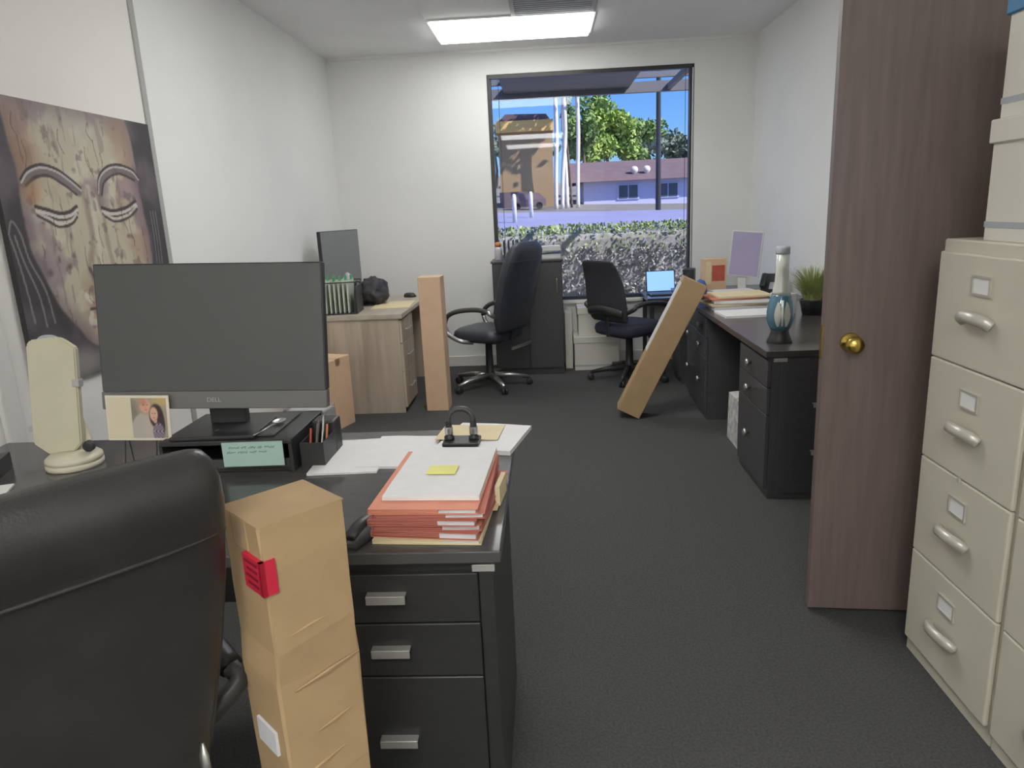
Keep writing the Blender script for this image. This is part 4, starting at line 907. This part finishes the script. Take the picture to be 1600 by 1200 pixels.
pl = thing('potted_plant', 'bushy green grass plant in a black pot behind the door', 'plant', (1.60, 4.42, .7505))
MB().lathe([(.055, 0), (.075, .09), (.078, .095), (.070, .095), (.066, .085), (.01, .085)], 24).build('pot', 'plasticb', pl, True)
random.seed(21); V = []; Fc = []
for k in range(650):
    a = random.random() * 6.283; r0 = random.random() * .05; h = random.uniform(.10, .26); sp_ = random.uniform(.02, .17); wd = random.uniform(.003, .006)
    bx_, by_ = r0 * math.cos(a), r0 * math.sin(a); pn = Vector((-math.sin(a), math.cos(a), 0)) * wd; k0 = len(V)
    for i in range(4):
        t_ = i / 3; p = Vector((bx_ + sp_ * t_ ** 1.6 * math.cos(a), by_ + sp_ * t_ ** 1.6 * math.sin(a), .085 + h * (t_ - .18 * t_ * t_)))
        q = pn * (1 - t_ * .85); V += [p - q, p + q]
    for i in range(3): Fc.append((k0 + 2 * i, k0 + 2 * i + 1, k0 + 2 * i + 3, k0 + 2 * i + 2))
me = bpy.data.meshes.new('leaves'); me.from_pydata(V, [], Fc); me.update(); o = link('leaves', me, 'leaf', pl); o['kind'] = 'stuff'
t = thing('tissue_box', 'white box beside the potted plant', 'box', (1.47, 4.56, .7505), R(5)); MB().box(-.06, .06, -.06, .06, 0, .12, bev=.003).build('carton', 'paper2', t); MB().box(-.03, .03, -.012, .012, .12, .123).build('slot', 'paper', t)
# paper stacks
sheet('wide white papers at the front of the right hand desk', (1.24, 4.52, .7505), R(3), .34, .26, 'paper', h=.012, cat='papers', name='paper_pile')
zz = .7505
for k, (m_, h_, dx, dy, dr, l_) in enumerate((('paper2', .020, 0, 0, 0, 'greyish papers at the bottom of the right desk pile'), ('manila', .012, -.02, .01, 5, 'manila folder second from below in the right desk pile'), ('paper', .018, .01, 0, -3, 'white papers in the middle of the right desk pile'), ('salmon', .008, -.03, .02, 9, 'salmon folder in the right desk pile'), ('manila', .010, .02, .01, 4, 'manila folder on top of the right desk pile'))):
    sheet(l_, (1.26 + dx, 4.86 + dy, zz), R(dr), .36, .28, m_, h=h_, cat='folder' if m_ in ('manila', 'salmon') else 'papers', name='manila_folder' if m_ == 'manila' else ('salmon_folder' if m_ == 'salmon' else 'paper_pile')); zz += h_ + .005
t = thing('monitor', 'lilac tinted monitor screen in the far right corner', 'monitor', (1.47, 5.55, .75), R(-30))
MB().box(-.115, .115, -.008, .012, .13, .47, bev=.003, T=Tm((0, 0, 0), ry=R(5))).build('housing', 'trim', t); MB().box(-.107, .107, -.0095, -.008, .138, .462, T=Tm((0, 0, 0), ry=R(5))).build('screen', 'lilac', t)
MB().box(-.03, .03, .010, .03, .01, .25).build('neck', 'trim', t); MB().box(-.07, .07, -.05, .07, 0, .01, bev=.003).build('foot', 'trim', t)
t = thing('carton', 'tan carton with red print left of the lilac monitor', 'box', (1.275, 5.62, .7505), R(8))
MB().box(-.085, .085, -.05, .05, .0, .27, bev=.003, seg=1).build('body', 'card2', t); MB().box(-.03, .07, -.0515, -.05, .10, .22).build('print_panel', 'redbox', t); MB().box(-.08, -.04, -.0515, -.05, .08, .25).build('pale_panel', 'manila', t)
t = thing('desk_phone', 'black desk phone propped right of the lilac monitor', 'phone', (1.725, 5.60, .7505), R(-25))
MB().prism([(-.08, 0), (.08, 0), (.08, .13), (-.08, .03)], -.08, .08, 'x').build('body', 'plasticb', t); MB().box(-.085, -.045, -.07, .09, .11, .14, bev=.012, T=Tm((0, 0, -.02), rx=R(32))).build('handset', 'plasticb', t); MB().box(-.02, .06, -.06, .02, .07, .075, T=Tm((0, 0, 0), rx=R(32))).build('keypad', 'greyband', t)
o = blob('blue_cloth', 'crumpled blue bag on the desk before the tan carton', 'bag', (1.135, 5.40, .7505), .045, .055, .10, 'blue', 9.0, amp=.15)
t = thing('speaker', 'small black speaker at the right window edge', 'speaker', (1.16, 5.98, .7505), R(-20))
MB().box(-.045, .045, -.05, .05, 0, .17, bev=.008).build('cabinet', 'plasticb', t); MB().lathe([(.030, 0), (.030, .003), (.018, .001)], 18, Tm((0, -.05, .06), rx=PI / 2)).build('driver', 'plasticd', t); MB().lathe([(.014, 0), (.014, .003), (.006, .001)], 16, Tm((0, -.05, .125), rx=PI / 2)).build('tweeter', 'plasticd', t)
sheet('pale papers before the tan carton in the far right corner', (1.36, 5.32, .7505), R(4), .30, .25, 'paper2', h=.05, cat='papers', name='paper_pile')
# laptop on the low table
M['lapscreen'] = emis('laptop_screen', (120, 160, 232), 0.55)
t = thing('laptop', 'open laptop with blue glowing screen on the low table', 'laptop', (1.02, 6.42, .6605), R(4))
MB().box(-.13, .13, -.10, .09, 0, .014, bev=.003, seg=1).build('base', 'plasticd', t)
l_ = MB().box(-.13, .13, -.003, .004, .0, .19, bev=.002, seg=1, T=Tm((0, .09, .014), rx=R(-12))).build('lid', 'plasticb', t)
MB().box(-.122, .122, -.0045, -.003, .008, .182, T=Tm((0, .09, .014), rx=R(-12))).build('screen', 'lapscreen', l_)
MB().box(-.115, .115, -.02, .075, .014, .0155).build('keyboard', 'plasticb', t)
# white bag in the kneehole
t = thing('gift_bag', 'white patterned bag in the kneehole of the right hand desk', 'bag', (1.16, 4.22, 0), R(0))
MB().prism([(-.06, 0), (.06, 0), (.055, .30), (-.055, .29)], -.16, .16, 'y').build('bag_body', mat('patterned_paper', (226, 224, 220), .7, col2=(168, 168, 166), vscale=26), t)
MB().tube(bez([(0, -.05, .29), (0, -.03, .35), (0, .03, .35), (0, .05, .29)], 5), .003, 6).build('handle', 'trim', t)
